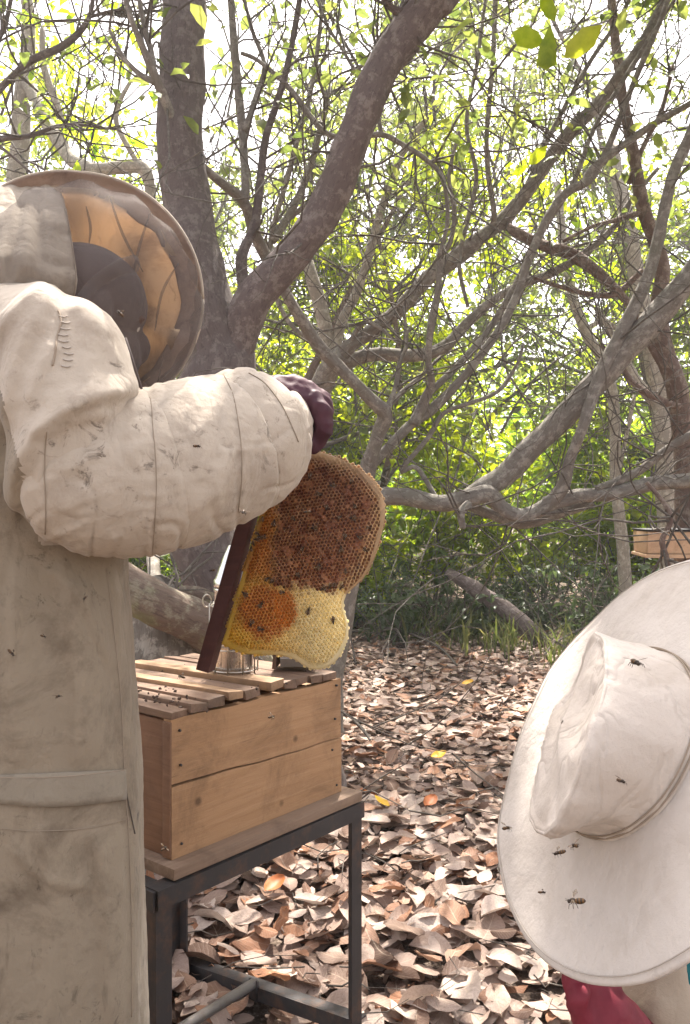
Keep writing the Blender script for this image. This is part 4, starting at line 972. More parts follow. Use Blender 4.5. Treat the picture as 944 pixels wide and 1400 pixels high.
def make_comb():
    V, Fs, Cs = [], [], []; pitch = .0060; hr = pitch/math.sqrt(3); rot0 = R(8); rr = random.Random(2)
    pts = [(math.cos(math.pi/3*k + math.pi/6), math.sin(math.pi/3*k + math.pi/6)) for k in range(6)]
    ca, sa = math.cos(rot0), math.sin(rot0); n_ = 48; inv = 3.255
    for j in range(-n_, n_):
        for i in range(-n_, n_):
            a0, b0 = (i + .5*(j % 2))*pitch, j*pitch*math.sqrt(3)/2
            a, b = a0*ca - b0*sa, a0*sa + b0*ca
            if not inside(a, b): continue
            e = edge_d(a, b)
            if e < .0008: continue
            q = world(a, b); px = CX + q.x/q.y*F; py = CY - (q.z-H)/q.y*F; u, v = (px-270)*inv, (py-590)*inv
            wc, fc, cap_, br = comb_colour(u, v, e)
            und = .0035*noise.noise(Vector((a*22, b*22, 2)))
            top = .012*sm(e, -.004, .026) + und; dep = rr.uniform(.0045, .0065) if not cap_ else rr.uniform(.0002, .0012)
            k1 = rr.uniform(.9, 1.08); wc = tuple(c*k1 for c in wc); k2 = rr.uniform(.85, 1.12) if br < .5 else rr.uniform(.6, 1.35); fc = tuple(c*k2 for c in fc)
            base = len(V); jx, jy = rr.gauss(0, .00022), rr.gauss(0, .00022); inn = rr.uniform(.70, .80)
            for (s, z, off) in ((1.0, top - .0006, 0), (inn, top + .0002, 1), (inn*.93, top - dep, 1)):
                for cx, cy in pts:
                    x_, y_ = cx*hr*s + jx*off, cy*hr*s + jy*off; V.append(world(a + x_*ca - y_*sa, b + x_*sa + y_*ca, z))
            for k_ in range(6):
                l = (k_+1) % 6
                Fs.append((base+k_, base+l, base+6+l, base+6+k_)); Cs.append(wc)
                Fs.append((base+6+k_, base+6+l, base+12+l, base+12+k_)); Cs.append(tuple(x*.5+y*.5 for x, y in zip(wc, fc)))
            Fs.append(tuple(base+12+k_ for k_ in range(6))); Cs.append(fc)
    off = origin(comb_t); me = bpy.data.meshes.new('cells'); me.from_pydata([tuple(v-off) for v in V], [], Fs)
    at = me.attributes.new('col', 'FLOAT_COLOR', 'FACE'); at.data.foreach_set('color', np.array([(*c, 1) for c in Cs], np.float32).ravel())
    me.update(); bm = bmesh.new(); bm.from_mesh(me); bm.to_mesh(me); bm.free()
    tag(link('cells', me, M['comb'], comb_t, smooth=False), kind='stuff')
    # wax body behind the cells, thinning towards its edge
    c = OA.mean(0); n1 = len(OUT); V, Fs, Cs = [], [], []
    prof = [(.0, -.011), (.55, -.011), (.86, -.011), (.955, -.008), (.99, -.003), (1.0, .0015), (.992, .003), (.97, .0045), (.93, .0045)]
    for s, z in [(q*.985, t) for q, t in prof]:
        for (a, b) in OUT: V.append(world(c[0] + (a-c[0])*s, c[1] + (b-c[1])*s, z))
    for r_ in range(len(prof)-1):
        for k_ in range(n1):
            l = (k_+1) % n1; Fs.append((r_*n1+k_, r_*n1+l, (r_+1)*n1+l, (r_+1)*n1+k_))
            u, v = outline[k_]; w_, f_, _, br = comb_colour(u*.97+12, v*.98+14, .003); Cs.append(lerp3(w_, f_, .25))
    off = origin(comb_t); me = bpy.data.meshes.new('wax_body'); me.from_pydata([tuple(v-off) for v in V], [], Fs)
    at = me.attributes.new('col', 'FLOAT_COLOR', 'FACE'); at.data.foreach_set('color', np.array([(*c_, 1) for c_ in Cs], np.float32).ravel()); me.update()
    link('wax_body', me, M['comb'], comb_t)
make_comb()
b0, b1 = onplane(284, 917), onplane(381, 575); d = (b1-b0).normalized(); Bm = Matrix((d, PN.cross(d), PN)).transposed()
side = Bm.col[1] if Bm.col[1].x < 0 else -Bm.col[1]
mb = MB(); mb.box((b0+b1)/2 + side*.004, ((b1-b0).length, .024, .034), Bm, jit=.0012); mb.build('bar', M['bar_red'], comb_t, bevel=.002)

# bees ----------------------------------------------------------------
def bee_mesh(flying):
    mb = MB(); seg = 10
    mb.ball((-.0035, 0, 0), (.0042, .0021, .002), seg=seg, ring=8, mi=1); mb.ball((.0012, 0, .0004), (.0021, .0019, .0018), seg=seg, ring=6)
    mb.ball((.0039, 0, 0), (.0012, .0015, .0014), seg=8, ring=6)
    for s in (-1, 1):
        for i, a in enumerate((.9, 1.57, 2.2)):
            b_ = Vector((.002 - .0012*i, s*.0015, -.0008)); k1 = b_ + Vector((math.cos(a)*.0022, s*.0024, .0006)); mb.tube([b_, k1, k1 + Vector((math.cos(a)*.0012, s*.0010, -.0024))], [.0003, .00025, .0002], 4)
        mb.tube([Vector((.0045, s*.0005, .0006)), Vector((.0062, s*.001, .0016))], [.0002, .00012], 4)
        tip = Vector((-.0065, s*.0042, .0016)) if not flying else Vector((-.001, s*.0095, .0035)); rt = Vector((.0008, s*.001, .0019))
        wd = Vector((.0013, s*.0008, .0)) if not flying else Vector((.0017, 0, .0003)); m_ = rt.lerp(tip, .6)
        V = [rt, m_ + wd, tip, m_ - wd]; V += [v + Vector((0, 0, .00012)) for v in V]
        mb.add(V, [(0,1,2,3), (7,6,5,4), (0,4,5,1), (1,5,6,2), (2,6,7,3), (3,7,4,0)], mi=2)
    me = mb.mesh('bee'); 
    for m in ('bee', 'bee_band', 'wing'): me.materials.append(M[m])
    me.polygons.foreach_set('use_smooth', np.ones(len(me.polygons), bool)); return me
BEE_SIT, BEE_FLY = bee_mesh(False), bee_mesh(True)
def bee(pos, mat3, me, label, group, s=1.0):
    o = bpy.data.objects.new('bee', me); col.objects.link(o); o.matrix_world = Matrix.Translation(pos) @ (mat3 @ Matrix.Diagonal((s, s, s))).to_4x4()
    return tag(o, label, 'bee', group)
rr = random.Random(8)
dark = [(325,270),(302,330),(290,388),(342,405),(280,470),(262,480),(250,500),(240,520),(300,465),(270,455),(312,655),(380,715),(330,668),(590,690),(610,688),(640,695),(560,700),(635,380),(690,385),(765,430),(655,470),(640,520),(750,528),(575,340),(685,225),(545,280),(520,430),(470,520),(600,240),(430,390),(500,200),(660,620),(700,330),(720,470),(450,640),(540,600)]
pale = [(210,722),(285,768),(240,855),(285,880),(495,797),(605,843)]
def sit(u, v, lb, gr, s):
    px, py = ZX(u, v); q = onplane(px, py, .0145); a = rr.uniform(0, 6.28)
    X = PA*math.cos(a) + PBv*math.sin(a); bee(q, Matrix((X, PN.cross(X), PN)).transposed(), BEE_SIT, lb, gr, s)
for u, v in dark: sit(u, v, 'small dark honey bee crawling on the brown upper half of the honeycomb', 'bees on the brown comb', rr.uniform(.75, 1.05))
for (u, v), lb in zip(pale, ['bee on the yellow cells near the red bar', 'uppermost bee on the orange honey patch', 'bee on the outer edge of the orange honey patch', 'lowest bee on the orange honey patch', 'brown bee crawling on the yellow cells beside the orange patch', 'lone dark bee on the pale yellow lobe of comb']): sit(u, v, lb, 'bees on the yellow comb', 1.05)
for u, v, Z in [(905-0, 870, .70)]: pass
fl = [((870, 906, .70), 1.15, 'large dark bee hovering before the crown of the white hat'),
      ((786, 1232, .52), .9, 'brown bee flying close in front of the white hat brim'),
      ((764, 1166, .66), .8, 'small bee flying just under the crown of the white hat'),
      ((786, 1156, .66), .7, 'smaller bee beside another under the hat crown'),
      ((693, 1132, .70), .7, 'small bee at the outer edge of the white hat brim'),
      ((850, 1068, .62), .7, 'faint bee flying past the side of the hat crown'),
      ((742, 1220, .68), .5, 'tiny bee low over the white hat brim'),
      ((270, 610, .92), .8, 'sunlit bee flying in front of the puffy sleeve'),
      ((333, 700, .95), .8, 'sunlit bee flying under the sleeve beside the red bar'),
      ((16, 893, .92), .8, 'dark bee flying across the front of the dirty coat'),
      ((80, 952, .92), .7, 'pale bee flying across the middle of the dirty coat'),
      ((116, 818, .92), .7, 'pale bee flying across the coat below the sleeve'),
      ((225, 1160, 1.35), 1.1, 'pale bee flying at the lower front corner of the hive'),
      ((372, 980, 1.45), 1.0, 'bright bee flying before the upper hive plank'),
      ((248, 925, 1.42), 1.0, 'bee flying low over the loose hive bars'),
      ((290, 780, 1.30), .8, 'bee flying beside the smoker and the red bar'),
      ((500, 1160, 1.7), .9, 'bee flying past the far leg of the iron stand'),
      ((540, 655, 1.5), .9, 'bee flying off the outer edge of the honeycomb'),
      ((545, 760, 1.6), .8, 'bee flying beside the waist of the honeycomb'),
      ((60, 870, 1.0), .6, 'small dark bee on the dirty coat below the sleeve'),
      ((164, 428, 1.0), .9, 'orange-lit bee flying before the dark veil'),
      ((420, 700, 1.1), .8, 'bee flying in front of the honeycomb')]
for (px, py, Z), s, lb in fl:
    bee(P(px, py, Z), Euler((rr.gauss(0, .4), rr.gauss(0, .4), rr.uniform(0, 6.28))).to_matrix(), BEE_FLY, lb, 'bees in flight', s)

# ------------------------------------------------------------------ far hive in the trees
fh0 = P(886, 757, 4.75); fz = fh0.z
far_hive = thing('bee_hive', (fh0.x + .28, fh0.y + .25, 0), 'orange wooden hive with a black lid at the edge of the wood', 'bee hive')
fa = R(-68); fd = Vector((math.cos(R(-8)), math.sin(R(-8)), 0)); fn = Vector((-fd.y, fd.x, 0)); FM = Matrix((fd, fn, Vector((0, 0, 1)))).transposed()
def fb(name, x0, x1, y0, y1, z0, z1, m):
    mb = MB(); mb.box(fh0 + fd*(x0+x1)/2 + fn*(y0+y1)/2 + Vector((0, 0, (z0+z1)/2)), (x1-x0, y1-y0, z1-z0), FM, jit=.002); return mb.build(name, m, far_hive, bevel=.003)
fb('plank', 0, .62, 0, .025, 0, .125, M['wood_far']); fb('plank', 0, .025, .0255, .40, 0, .125, M['wood_far']); fb('plank', .595, .62, .0255, .40, 0, .125, M['wood_far']); fb('plank', .0255, .594, .375, .40, 0, .125, M['wood_far'])
fb('lid', -.012, .632, -.012, .412, .127, .139, M['lid']); fb('base_board', -.012, .63, -.012, .41, -.022, -.002, M['wood_far'])
for x, y in ((.30, .06), (.57, .06), (.30, .34), (.57, .34)): fb('leg', x, x+.04, y, y+.04, -fz-.05, -.024, M['wood_old'])

# ------------------------------------------------------------------ people
from mathutils.bvhtree import BVHTree
def bvh_of(*objs):
    V, Fs = [], []
    for o in objs:
        off = origin(o); b = len(V); V += [v.co + off for v in o.data.vertices]; Fs += [tuple(i + b for i in p.vertices) for p in o.data.polygons]
    return BVHTree.FromPolygons(V, Fs)
def hit(bv, px, py):
    d = (P(px, py, 1) - CAMP).normalized(); h, n_, i, dist = bv.ray_cast(CAMP, d)
    if h is None: return None, None
    return h, (n_ if n_.dot(d) < 0 else -n_)
def seam(bv, px_pts, r_, m, parent, name='seam', lift=.0006, k=6):
    q = []
    for p in smooth_path(px_pts, k):
        h, n_ = hit(bv, p[0], p[1])
        if h is not None: q.append(h + n_*lift)
    if len(q) < 3: return None
    mb = MB(); mb.tube(q, [r_]*len(q), 6); return mb.build(name, m, parent)
def drape(bv, corners, nu, nv, lift, name, m, parent):
    """cloth patch lying on a surface; corners = four pixel corners tl, tr, br, bl"""
    tl, tr, br, bl = [np.array(c, float) for c in corners]; V = {}; mb = MB(); L = []
    for j in range(nv+1):
        for i in range(nu+1):
            u, v = i/nu, j/nv; p = (tl*(1-u) + tr*u)*(1-v) + (bl*(1-u) + br*u)*v; p = p + np.array([0, 9*math.sin(math.pi*u)*(v if v > .5 else -0*v)])
            h, n_ = hit(bv, p[0], p[1])
            if h is None: h, n_ = L[-1] if L else (P(p[0], p[1], 1.1), Vector((0, -1, 0)))
            else: L.append((h, n_))
            V[i, j] = h + n_*lift
    idx = {k_: i for i, k_ in enumerate(V)}; vs_ = list(V.values())
    mb.add(vs_, [(idx[i, j], idx[i+1, j], idx[i+1, j+1], idx[i, j+1]) for j in range(nv) for i in range(nu)])
    o = mb.build(name, m, parent, fix=False); sol = o.modifiers.new('t', 'SOLIDIFY'); sol.thickness = .0022; sol.offset = 0; return o
def C(px, py, Z, rp): return (P(px, py, Z), rp/F*Z)
def n3(p, s, ox=0): return noise.noise(Vector((p.x*s + ox, p.y*s, p.z*s)))
def ridge(x): return 1 - min(1, abs(x)*2.6)
def figure(name_parent, joints, voxel, face=None):
    mb = MB()
    for ch in joints: mb.chain(ch, 12)
    if face: face(mb)
    return mb.remesh('body', [M['skin']], voxel, name_parent, 5)
def head_shape(mb, c, rot, s=1.0):
    q = lambda x, y, z: c + rot @ (Vector((x, y, z))*s)
    mb.ball(q(0, 0, .03), (.076*s, .094*s, .09*s), rot); mb.ball(q(0, .022, -.045), (.060*s, .068*s, .072*s), rot)     # skull, jaw (face looks along +y)
    mb.ball(q(0, .098, -.012), (.013*s, .020*s, .022*s), rot); mb.ball(q(0, .09, .008), (.010*s, .016*s, .026*s), rot)   # nose
    mb.ball(q(0, .082, -.052), (.027*s, .012*s, .010*s), rot); mb.ball(q(0, .080, -.088), (.024*s, .016*s, .016*s), rot) # lips, chin
    for sd in (-1, 1):
        mb.ball(q(sd*.078, -.004, -.005), (.010*s, .018*s, .030*s), rot); mb.ball(q(sd*.032, .080, .026), (.022*s, .010*s, .008*s), rot)

# ---- the beekeeper --------------------------------------------------
bk = thing('person', (-.55, 1.2, 0), 'person in a dirty beige bee suit and dark veil holding up the honeycomb', 'person')
HC = P(116, 440, 1.25); HR = Euler((R(-14), 0, R(-58))).to_matrix()
HAND = [
    [C(376,547,1.275,33.6), C(396,547,1.285,34.7), C(414,553,1.295,32.5), C(431,557,1.305,25.8)],
    [C(427,549,1.275,15.7), C(441,564,1.270,14.0), C(442,587,1.275,12.9), C(433,603,1.285,11.8)],
    [C(427,547,1.298,15.7), C(440,563,1.296,14.0), C(441,587,1.300,12.9), C(431,605,1.306,11.8)],
    [C(425,551,1.320,14.6), C(437,567,1.322,13.4), C(437,589,1.324,12.3), C(427,603,1.326,11.2)],
    [C(421,557,1.340,13.4), C(431,573,1.343,11.8), C(431,591,1.345,11.2), C(423,602,1.346,10.1)],
    [C(392,563,1.265,17.9), C(400,585,1.262,14.6), C(414,601,1.272,12.3), C(427,609,1.285,11.2)]]
sh_r, el_r, wr_r = P(60, 470, 1.13), P(120, 640, 1.08), P(368, 556, 1.27)
sh_l, el_l, wr_l = P(60, 480, 1.34), P(150, 640, 1.40), P(330, 640, 1.42)
cx = -.55
J = [[(Vector((cx, 1.2, .86)), .12), (Vector((cx, 1.2, 1.05)), .12), (Vector((cx+.03, 1.2, 1.25)), .12), (Vector((cx+.10, 1.21, 1.42)), .10), (HC + Vector((-.05, 0, -.10)), .052), (HC, .06)],
     [(Vector((cx+.08, 1.19, 1.44)), .07), (sh_r, .055), (el_r, .042), (wr_r, .032), (P(385, 548, 1.285), .028)],
     [(Vector((cx+.10, 1.22, 1.44)), .07), (sh_l, .055), (el_l, .042), (wr_l, .032), (P(350, 632, 1.425), .028)],
     [(Vector((cx-.05, 1.14, .86)), .09), (Vector((cx-.07, 1.12, .48)), .06), (Vector((cx-.08, 1.13, .10)), .042)],
     [(Vector((cx+.05, 1.28, .86)), .09), (Vector((cx+.07, 1.26, .48)), .06), (Vector((cx+.06, 1.27, .10)), .042)]]
body = figure(bk, J, .0085, lambda mb: head_shape(mb, HC, HR, .88))
for sd in (-1, 1):
    mb = MB(); mb.ball(HC + HR @ Vector((sd*.026, .066, .011)), .009, seg=10, ring=8); mb.build('eye', M['eye'], bk)
mb = MB()
cap = MB(); cap.ball(HC + HR @ Vector((0, -.004, .034)), (.074, .090, .080), HR, 24, 14); cap.ball(HC + HR @ Vector((0, .020, -.04)), (.062, .074, .074), HR, 24, 14); cap.ball(HC + HR @ Vector((0, .082, -.012)), (.018, .024, .028), HR); [cap.ball(HC + HR @ Vector((q, -.004, -.005)), (.016, .026, .038), HR) for q in (-.070, .070)]; cap.chain([(HC + HR @ Vector((0, -.01, -.06)), .06), (HC + Vector((-.04, 0, -.14)), .07)])
cap.remesh('balaclava', [M['cap']], .005, bk, 5, lambda p, n_: .0015*n3(p, 24))
hand = MB()
for ch in HAND: hand.chain(ch, 12)
hand.ball(P(402, 549, 1.31), (.030, .048, .028))
def gdisp(p, n_): return .0026*ridge(n3(p, 42)) + .0008*n3(p, 110)
hand.remesh('glove', [M['maroon']], .0028, bk, 4, gdisp)
h2 = MB(); wl = P(352, 632, 1.425)
for ch in [[(P(335, 636, 1.42), .032), (wl, .032), (P(368, 622, 1.425), .028)]] + [[(P(372, 618+i*8, 1.425), .012), (P(384, 622+i*8, 1.415), .0115), (P(384, 626+i*8, 1.395), .0105)] for i in range(4)] + [[(P(356, 622, 1.41), .014), (P(370, 610, 1.39), .012)]]: h2.chain(ch, 10)
h2.remesh('glove', [M['maroon']], .0032, bk, 4, gdisp)

# coat: torso and upper sleeve as one cloth
def foldfield(lines):
    L = []
    for pts, amp, w1, w2 in lines:
        q = np.array(smooth_path(pts, 6), float); L.append((q[:-1], q[1:], amp, w1, w2, len(q) - 1))
    def f(px, py):
        d_ = 0.0; p = np.array([px, py])
        for A, B, amp, w1, w2, m in L:
            ab = B - A; t = np.clip(((p - A)*ab).sum(1)/(ab*ab).sum(1), 0, 1); v = p - (A + ab*t[:, None]); dd = (v*v).sum(1); i = int(dd.argmin()); di = dd[i]**.5
            if di > 2.6*max(w1, w2): continue
            sg = ab[i][0]*v[i][1] - ab[i][1]*v[i][0]; u = (i + t[i])/m; w_ = w1 if sg > 0 else w2
            d_ += amp*math.exp(-(di/w_)**2)*min(1, 5*min(u, 1-u) + .15)
        return d_
    return f
FOLD_UP = foldfield([([(18,715),(34,640),(84,566),(176,536)], .011, 7, 26), ([(30,660),(70,590),(120,548),(186,540)], .008, 6, 20), ([(2,600),(24,500),(58,430),(84,398)], .010, 8, 30), ([(50,600),(100,575),(150,566)], .007, 6, 18),
    ([(96,410),(132,452),(160,500),(178,545)], .006, 10, 16), ([(42,560),(62,500),(84,470)], .006, 5, 18), ([(-10,470),(30,430),(70,402)], .008, 7, 22), ([(60,735),(56,660),(66,600)], .006, 5, 14), ([(110,430),(118,480),(110,530)], .004, 6, 20)])
FOLD_LOW = foldfield([([(22,765),(14,900),(20,1050)], .010, 8, 40), ([(86,790),(100,900),(104,1052)], .012, 9, 34), ([(148,780),(158,900),(168,1050)], .008, 6, 20), ([(52,1120),(70,1240),(66,1420)], .010, 10, 36), ([(128,1130),(142,1250),(150,1420)], .010, 8, 30), ([(-30,800),(-20,1000),(-10,1400)], .010, 10, 40),
    ([(60,770),(110,830),(150,920)], .006, 6, 18), ([(172,1060),(180,1200),(178,1400)], .006, 6, 14), ([(10,1150),(60,1200),(130,1215)], .005, 6, 18)])
FOLD_SL = foldfield([([(66,610),(110,590),(160,556)], .007, 5, 18), ([(64,640),(100,640),(150,612)], .006, 5, 18), ([(64,690),(110,700),(160,690)], .005, 5, 16), ([(180,545),(184,580),(170,640)], .006, 5, 18), ([(210,560),(236,580),(250,620)], .004, 4, 14), ([(212,600),(180,612),(160,640)], .004, 4, 14), ([(214,700),(180,720),(140,745)], .005, 5, 18),
    ([(322,540),(290,560),(262,600)], .005, 5, 18), ([(330,600),(300,640),(280,690)], .005, 5, 20), ([(330,560),(352,580),(362,620)], .004, 4, 14), ([(344,520),(352,556),(340,590)], .004, 4, 14), ([(400,590),(374,620),(360,660)], .004, 4, 16), ([(256,520),(262,548),(250,570)], .005, 5, 14), ([(232,740),(262,700),(300,670)], .005, 5, 18), ([(90,740),(120,730),(160,735)], .005, 5, 16)])
def coat():
    mb = MB(); rs = []
    for z, right, ry, cxx in [(1.50, -.36, .09, -.50), (1.47, -.335, .13, -.51), (1.40, -.325, .155, -.53), (1.28, -.318, .17, -.55), (1.15, -.311, .175, -.56), (1.02, -.300, .18, -.56), (.88, -.287, .185, -.56), (.70, -.285, .19, -.56), (.54, -.283, .195, -.56), (.40, -.280, .20, -.56), (.33, -.279, .20, -.56)]:
        rx = right - cxx
        rs.append([Vector((cxx + rx*math.cos(2*math.pi*k/48), 1.2 + ry*math.sin(2*math.pi*k/48), z)) for k in range(48)])
    mb.rings(rs)
    mb.chain([C(-60,478,1.22,88), C(-10,470,1.17,82), C(40,466,1.12,74), C(92,492,1.07,82), C(96,560,1.045,84), C(92,640,1.04,74), C(84,664,1.045,66)], 20)
    mb.chain([C(70,402,1.12,10), C(60,420,1.12,26)], 12)
    mb.chain([(Vector((cx+.06, 1.25, 1.42)), .10), (sh_l, .085), (el_l, .08), (P(230, 640, 1.42), .06), (wr_l, .045)], 16)
    def disp(p, n_):
        px = CX + p.x/p.y*F; py = CY - (p.z-H)/p.y*F
        low = sm(py, 720, 800)
        d = low*(.010*noise.noise(Vector((p.x*10 + .6*p.z, p.y*9, p.z*.9))) + .0025*noise.noise(Vector((p.x*30, p.y*30, p.z*5))))
        if p.y < 1.22: d += FOLD_LOW(px, py)*low + FOLD_UP(px, py)*(1 - sm(py, 740, 770))
        d += (1-low)*.005*noise.noise(Vector((p.x*9, p.y*9, p.z*9)))
        return d + .0009*n3(p, 60)
    return mb.remesh('coat', [M['coat']], .0048, bk, 6, disp)
coat_o = coat()
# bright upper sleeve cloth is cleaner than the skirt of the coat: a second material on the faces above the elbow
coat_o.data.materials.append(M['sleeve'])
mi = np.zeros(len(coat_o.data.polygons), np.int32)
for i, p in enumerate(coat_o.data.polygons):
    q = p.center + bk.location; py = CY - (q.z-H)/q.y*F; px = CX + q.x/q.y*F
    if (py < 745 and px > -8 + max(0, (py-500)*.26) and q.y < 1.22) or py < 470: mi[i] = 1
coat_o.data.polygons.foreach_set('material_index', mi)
# puffy forearm sleeve
def sleeve():
    path = [(60,662,1.05,72),(76,660,1.05,88),(104,656,1.06,101),(150,652,1.08,111),(196,648,1.105,112),(209,646,1.112,108),(222,642,1.12,111),(262,629,1.155,110),(308,613,1.195,102),(322,608,1.205,97),(336,602,1.215,96),(352,595,1.24,87),(364,588,1.255,75),(372,582,1.262,62),(374,579,1.265,52),(364,583,1.262,42)]
    sp = smooth_path(path, 11); c = [P(*q[:3]) for q in sp]; r_ = [PXM(q[3], q[2]) for q in sp]
    mb = MB(); mb.tube(c, r_, 190, squash=(Vector((0, 1, 0)), .92))
    me = mb.mesh('sleeve', origin(bk)); 
    bm = bmesh.new(); bm.from_mesh(me); bmesh.ops.recalc_face_normals(bm, faces=bm.faces); bm.normal_update()
    off = origin(bk)
    for v in bm.verts:
        p = v.co + off; px = CX + p.x/p.y*F; py = CY - (p.z-H)/p.y*F
        d = (.45*FOLD_SL(px, py) if v.normal.y < .3 else 0) + .003*noise.noise(Vector((p.x*11, p.y*11, p.z*11))) + .0025*ridge(noise.noise(Vector((px*.013 + py*.006, py*.004 - px*.002, 5)))) 
        for sx in (209, 323): 
            g = abs(px - sx - (py-640)*.03); d += .0020*ridge(noise.noise(Vector((py*.055, sx, 1 + px*.004))))*math.exp(-g/20) - .0035*math.exp(-(g/3.5)**2)
        d += .0010*ridge(noise.noise(Vector((px*.03 - py*.02, py*.03 + px*.02, 2))))
        el = math.exp(-((px-95)/55)**2); d += el*.0035*ridge(noise.noise(Vector((py*.03 + px*.012, px*.006, 8))))
        d -= .0028*math.exp(-(noise.noise(Vector((px*.011 + py*.012, py*.005 - px*.012, 4)))/.05)**2)
        v.co += v.normal * d
    bm.to_mesh(me); bm.free(); o = link('sleeve', me, M['sleeve'], bk); return o
sleeve_o = sleeve()
bv = bvh_of(sleeve_o); bc = bvh_of(coat_o, sleeve_o)
seam(bv, [(206,543),(210,590),(214,640),(213,700),(208,758)], .0006, M['thread'], bk)
seam(bv, [(306,512),(320,545),(329,600),(331,650),(326,700)], .0006, M['thread'], bk)
seam(bc, [(64,590),(61,640),(63,690),(62,730)], .0008, M['thread'], bk)
seam(bv, [(340,510),(362,524),(384,552),(398,580),(408,604)], .0008, M['thread'], bk)
for i in range(9):
    y = 432 + i*8.5; x = 84 + 3*math.sin(i*1.3) + i*.8
    seam(bc, [(x-4, y), (x+3, y+2), (x+9, y+1)], .0008, M['thread_w'], bk, 'stitch', .001, 3)
seam(bc, [(80,425),(84,440),(78,462),(76,480),(72,500)], .0012, M['thread'], bk)
pk = drape(bc, [(-30, 1060), (170, 1052), (172, 1092), (-30, 1094)], 22, 5, .003, 'pocket_flap', M['patch'], bk)
seam(bc, [(-20,1062),(60,1062),(120,1058),(169,1052)], .0007, M['thread'], bk, lift=.004)
seam(bc, [(-20,1130),(50,1136),(120,1132),(172,1120)], .0005, M['thread'], bk, lift=.001)
seam(bc, [(146,778),(156,860),(166,960),(170,1054),(176,1140),(180,1260),(180,1390)], .0007, M['thread'], bk, lift=.0004)
seam(bc, [(168,1056),(176,1100),(184,1140)], .0008, M['thread_d'], bk, lift=.001)
# trousers and boots (below the frame)
mb = MB()
for ch in J[3:]: mb.chain([(p, r_*1.35 + .012) for p, r_ in ch], 14)
mb.remesh('trousers', [M['trousers']], .012, bk, 5)
for ch in J[3:]:
    f = ch[-1][0]; mb = MB(); mb.chain([(f + Vector((0, 0, .18)), .062), (f + Vector((0, 0, -.03)), .055), (Vector((f.x+.06, f.y+.02, .05)), .048), (Vector((f.x+.15, f.y+.05, .042)), .042)], 14); mb.remesh('boot', [M['boot']], .01, bk, 4)

# hat brim seen from below, and its veil
DN = Vector((.10, -1, -.10)).normalized(); DC = P(112, 405, 1.29); DB = basis(DN); DB = Matrix((DB.col[0], DB.col[1] if DB.col[1].z > 0 else -DB.col[1], DB.col[2])).transposed(); RB_ = PXM(163, 1.29)
def dish(prof, seg=96, wav=.004):
    mb = MB(); rs = []
    for r_, h_ in prof:
        ring = []
        for k_ in range(seg):
            a = 2*math.pi*k_/seg; rr_ = r_*RB_*(1 + (.10 if math.cos(a)*DB.col[0].x < 0 else 0)*abs(math.cos(a))); z = h_ + wav*(noise.noise(Vector((math.cos(a)*2.5, math.sin(a)*2.5, r_*4))) + .35*ridge(noise.noise(Vector((math.cos(a)*6, math.sin(a)*6, r_*2)))))
            rr_ *= 1 + sm(1-r_, .03, .15)*(.09*noise.noise(Vector((math.cos(a)*1.7, math.sin(a)*1.7, 5))) + .04*noise.noise(Vector((math.cos(a)*4.5, math.sin(a)*4.5, 8)))); ring.append(DC + DB.col[0]*(rr_*math.cos(a) - (.07*RB_*sm(1-r_, .05, .2) if DB.col[0].x > 0 else -.07*RB_*sm(1-r_, .05, .2))) + DB.col[1]*(rr_*math.sin(a) - .02*RB_*sm(1-r_, .05, .2)) + DB.col[2]*z)
        rs.append(ring)
    mb.rings(rs, closed_ends=False); return mb
hat1 = dish([(.885, -.0165), (.80, -.026), (.70, -.034), (.60, -.042), (.50, -.050), (.40, -.058), (.25, -.064), (.02, -.066)], wav=.022).build('hat', M['brimcloth'], bk)
s_ = hat1.modifiers.new('t', 'SOLIDIFY'); s_.thickness = .0015
bb = dish([(1.0, .0), (.985, -.003), (.95, -.008), (.91, -.012), (.86, -.0165), (.85, -.0185)], wav=.012).build('brim_binding', M['brimband'], hat1); s_ = bb.modifiers.new('t', 'SOLIDIFY'); s_.thickness = .0014
mb = MB(); rim = []
for k_ in range(97):
    a = 2*math.pi*k_/96; rr_ = RB_*1.004*(1 + (.10 if math.cos(a)*DB.col[0].x < 0 else 0)*abs(math.cos(a))); rim.append(DC + DB.col[0]*rr_*math.cos(a) + DB.col[1]*rr_*math.sin(a) + DB.col[2]*.004*noise.noise(Vector((math.cos(a)*2.5, math.sin(a)*2.5, 4))))
mb.tube(rim, [.0024]*97, 8); mb.build('brim_wire', M['hood'], hat1)
# sheer veil from the brim down to the collar
mb = MB(); rs = []; seg = 64
for t, cc, rx, ry, in [(0, DC, RB_*.93, RB_*.93), (.3, P(112, 420, 1.16), RB_*.90, RB_*.86), (.6, P(112, 450, 1.12), RB_*.78, RB_*.70), (.85, P(106, 495, 1.13), RB_*.64, RB_*.40), (1, P(100, 545, 1.16), RB_*.62, RB_*.25)]:
    rs.append([cc + DB.col[0]*rx*math.cos(2*math.pi*k_/seg)*(1 + .03*math.sin(k_*1.9+t*3)) + DB.col[1]*ry*math.sin(2*math.pi*k_/seg)*(1 + .03*math.sin(k_*1.3+t*2)) for k_ in range(seg)])
mb.rings(rs, closed_ends=False); veil = mb.build('veil', M['veil'], bk)
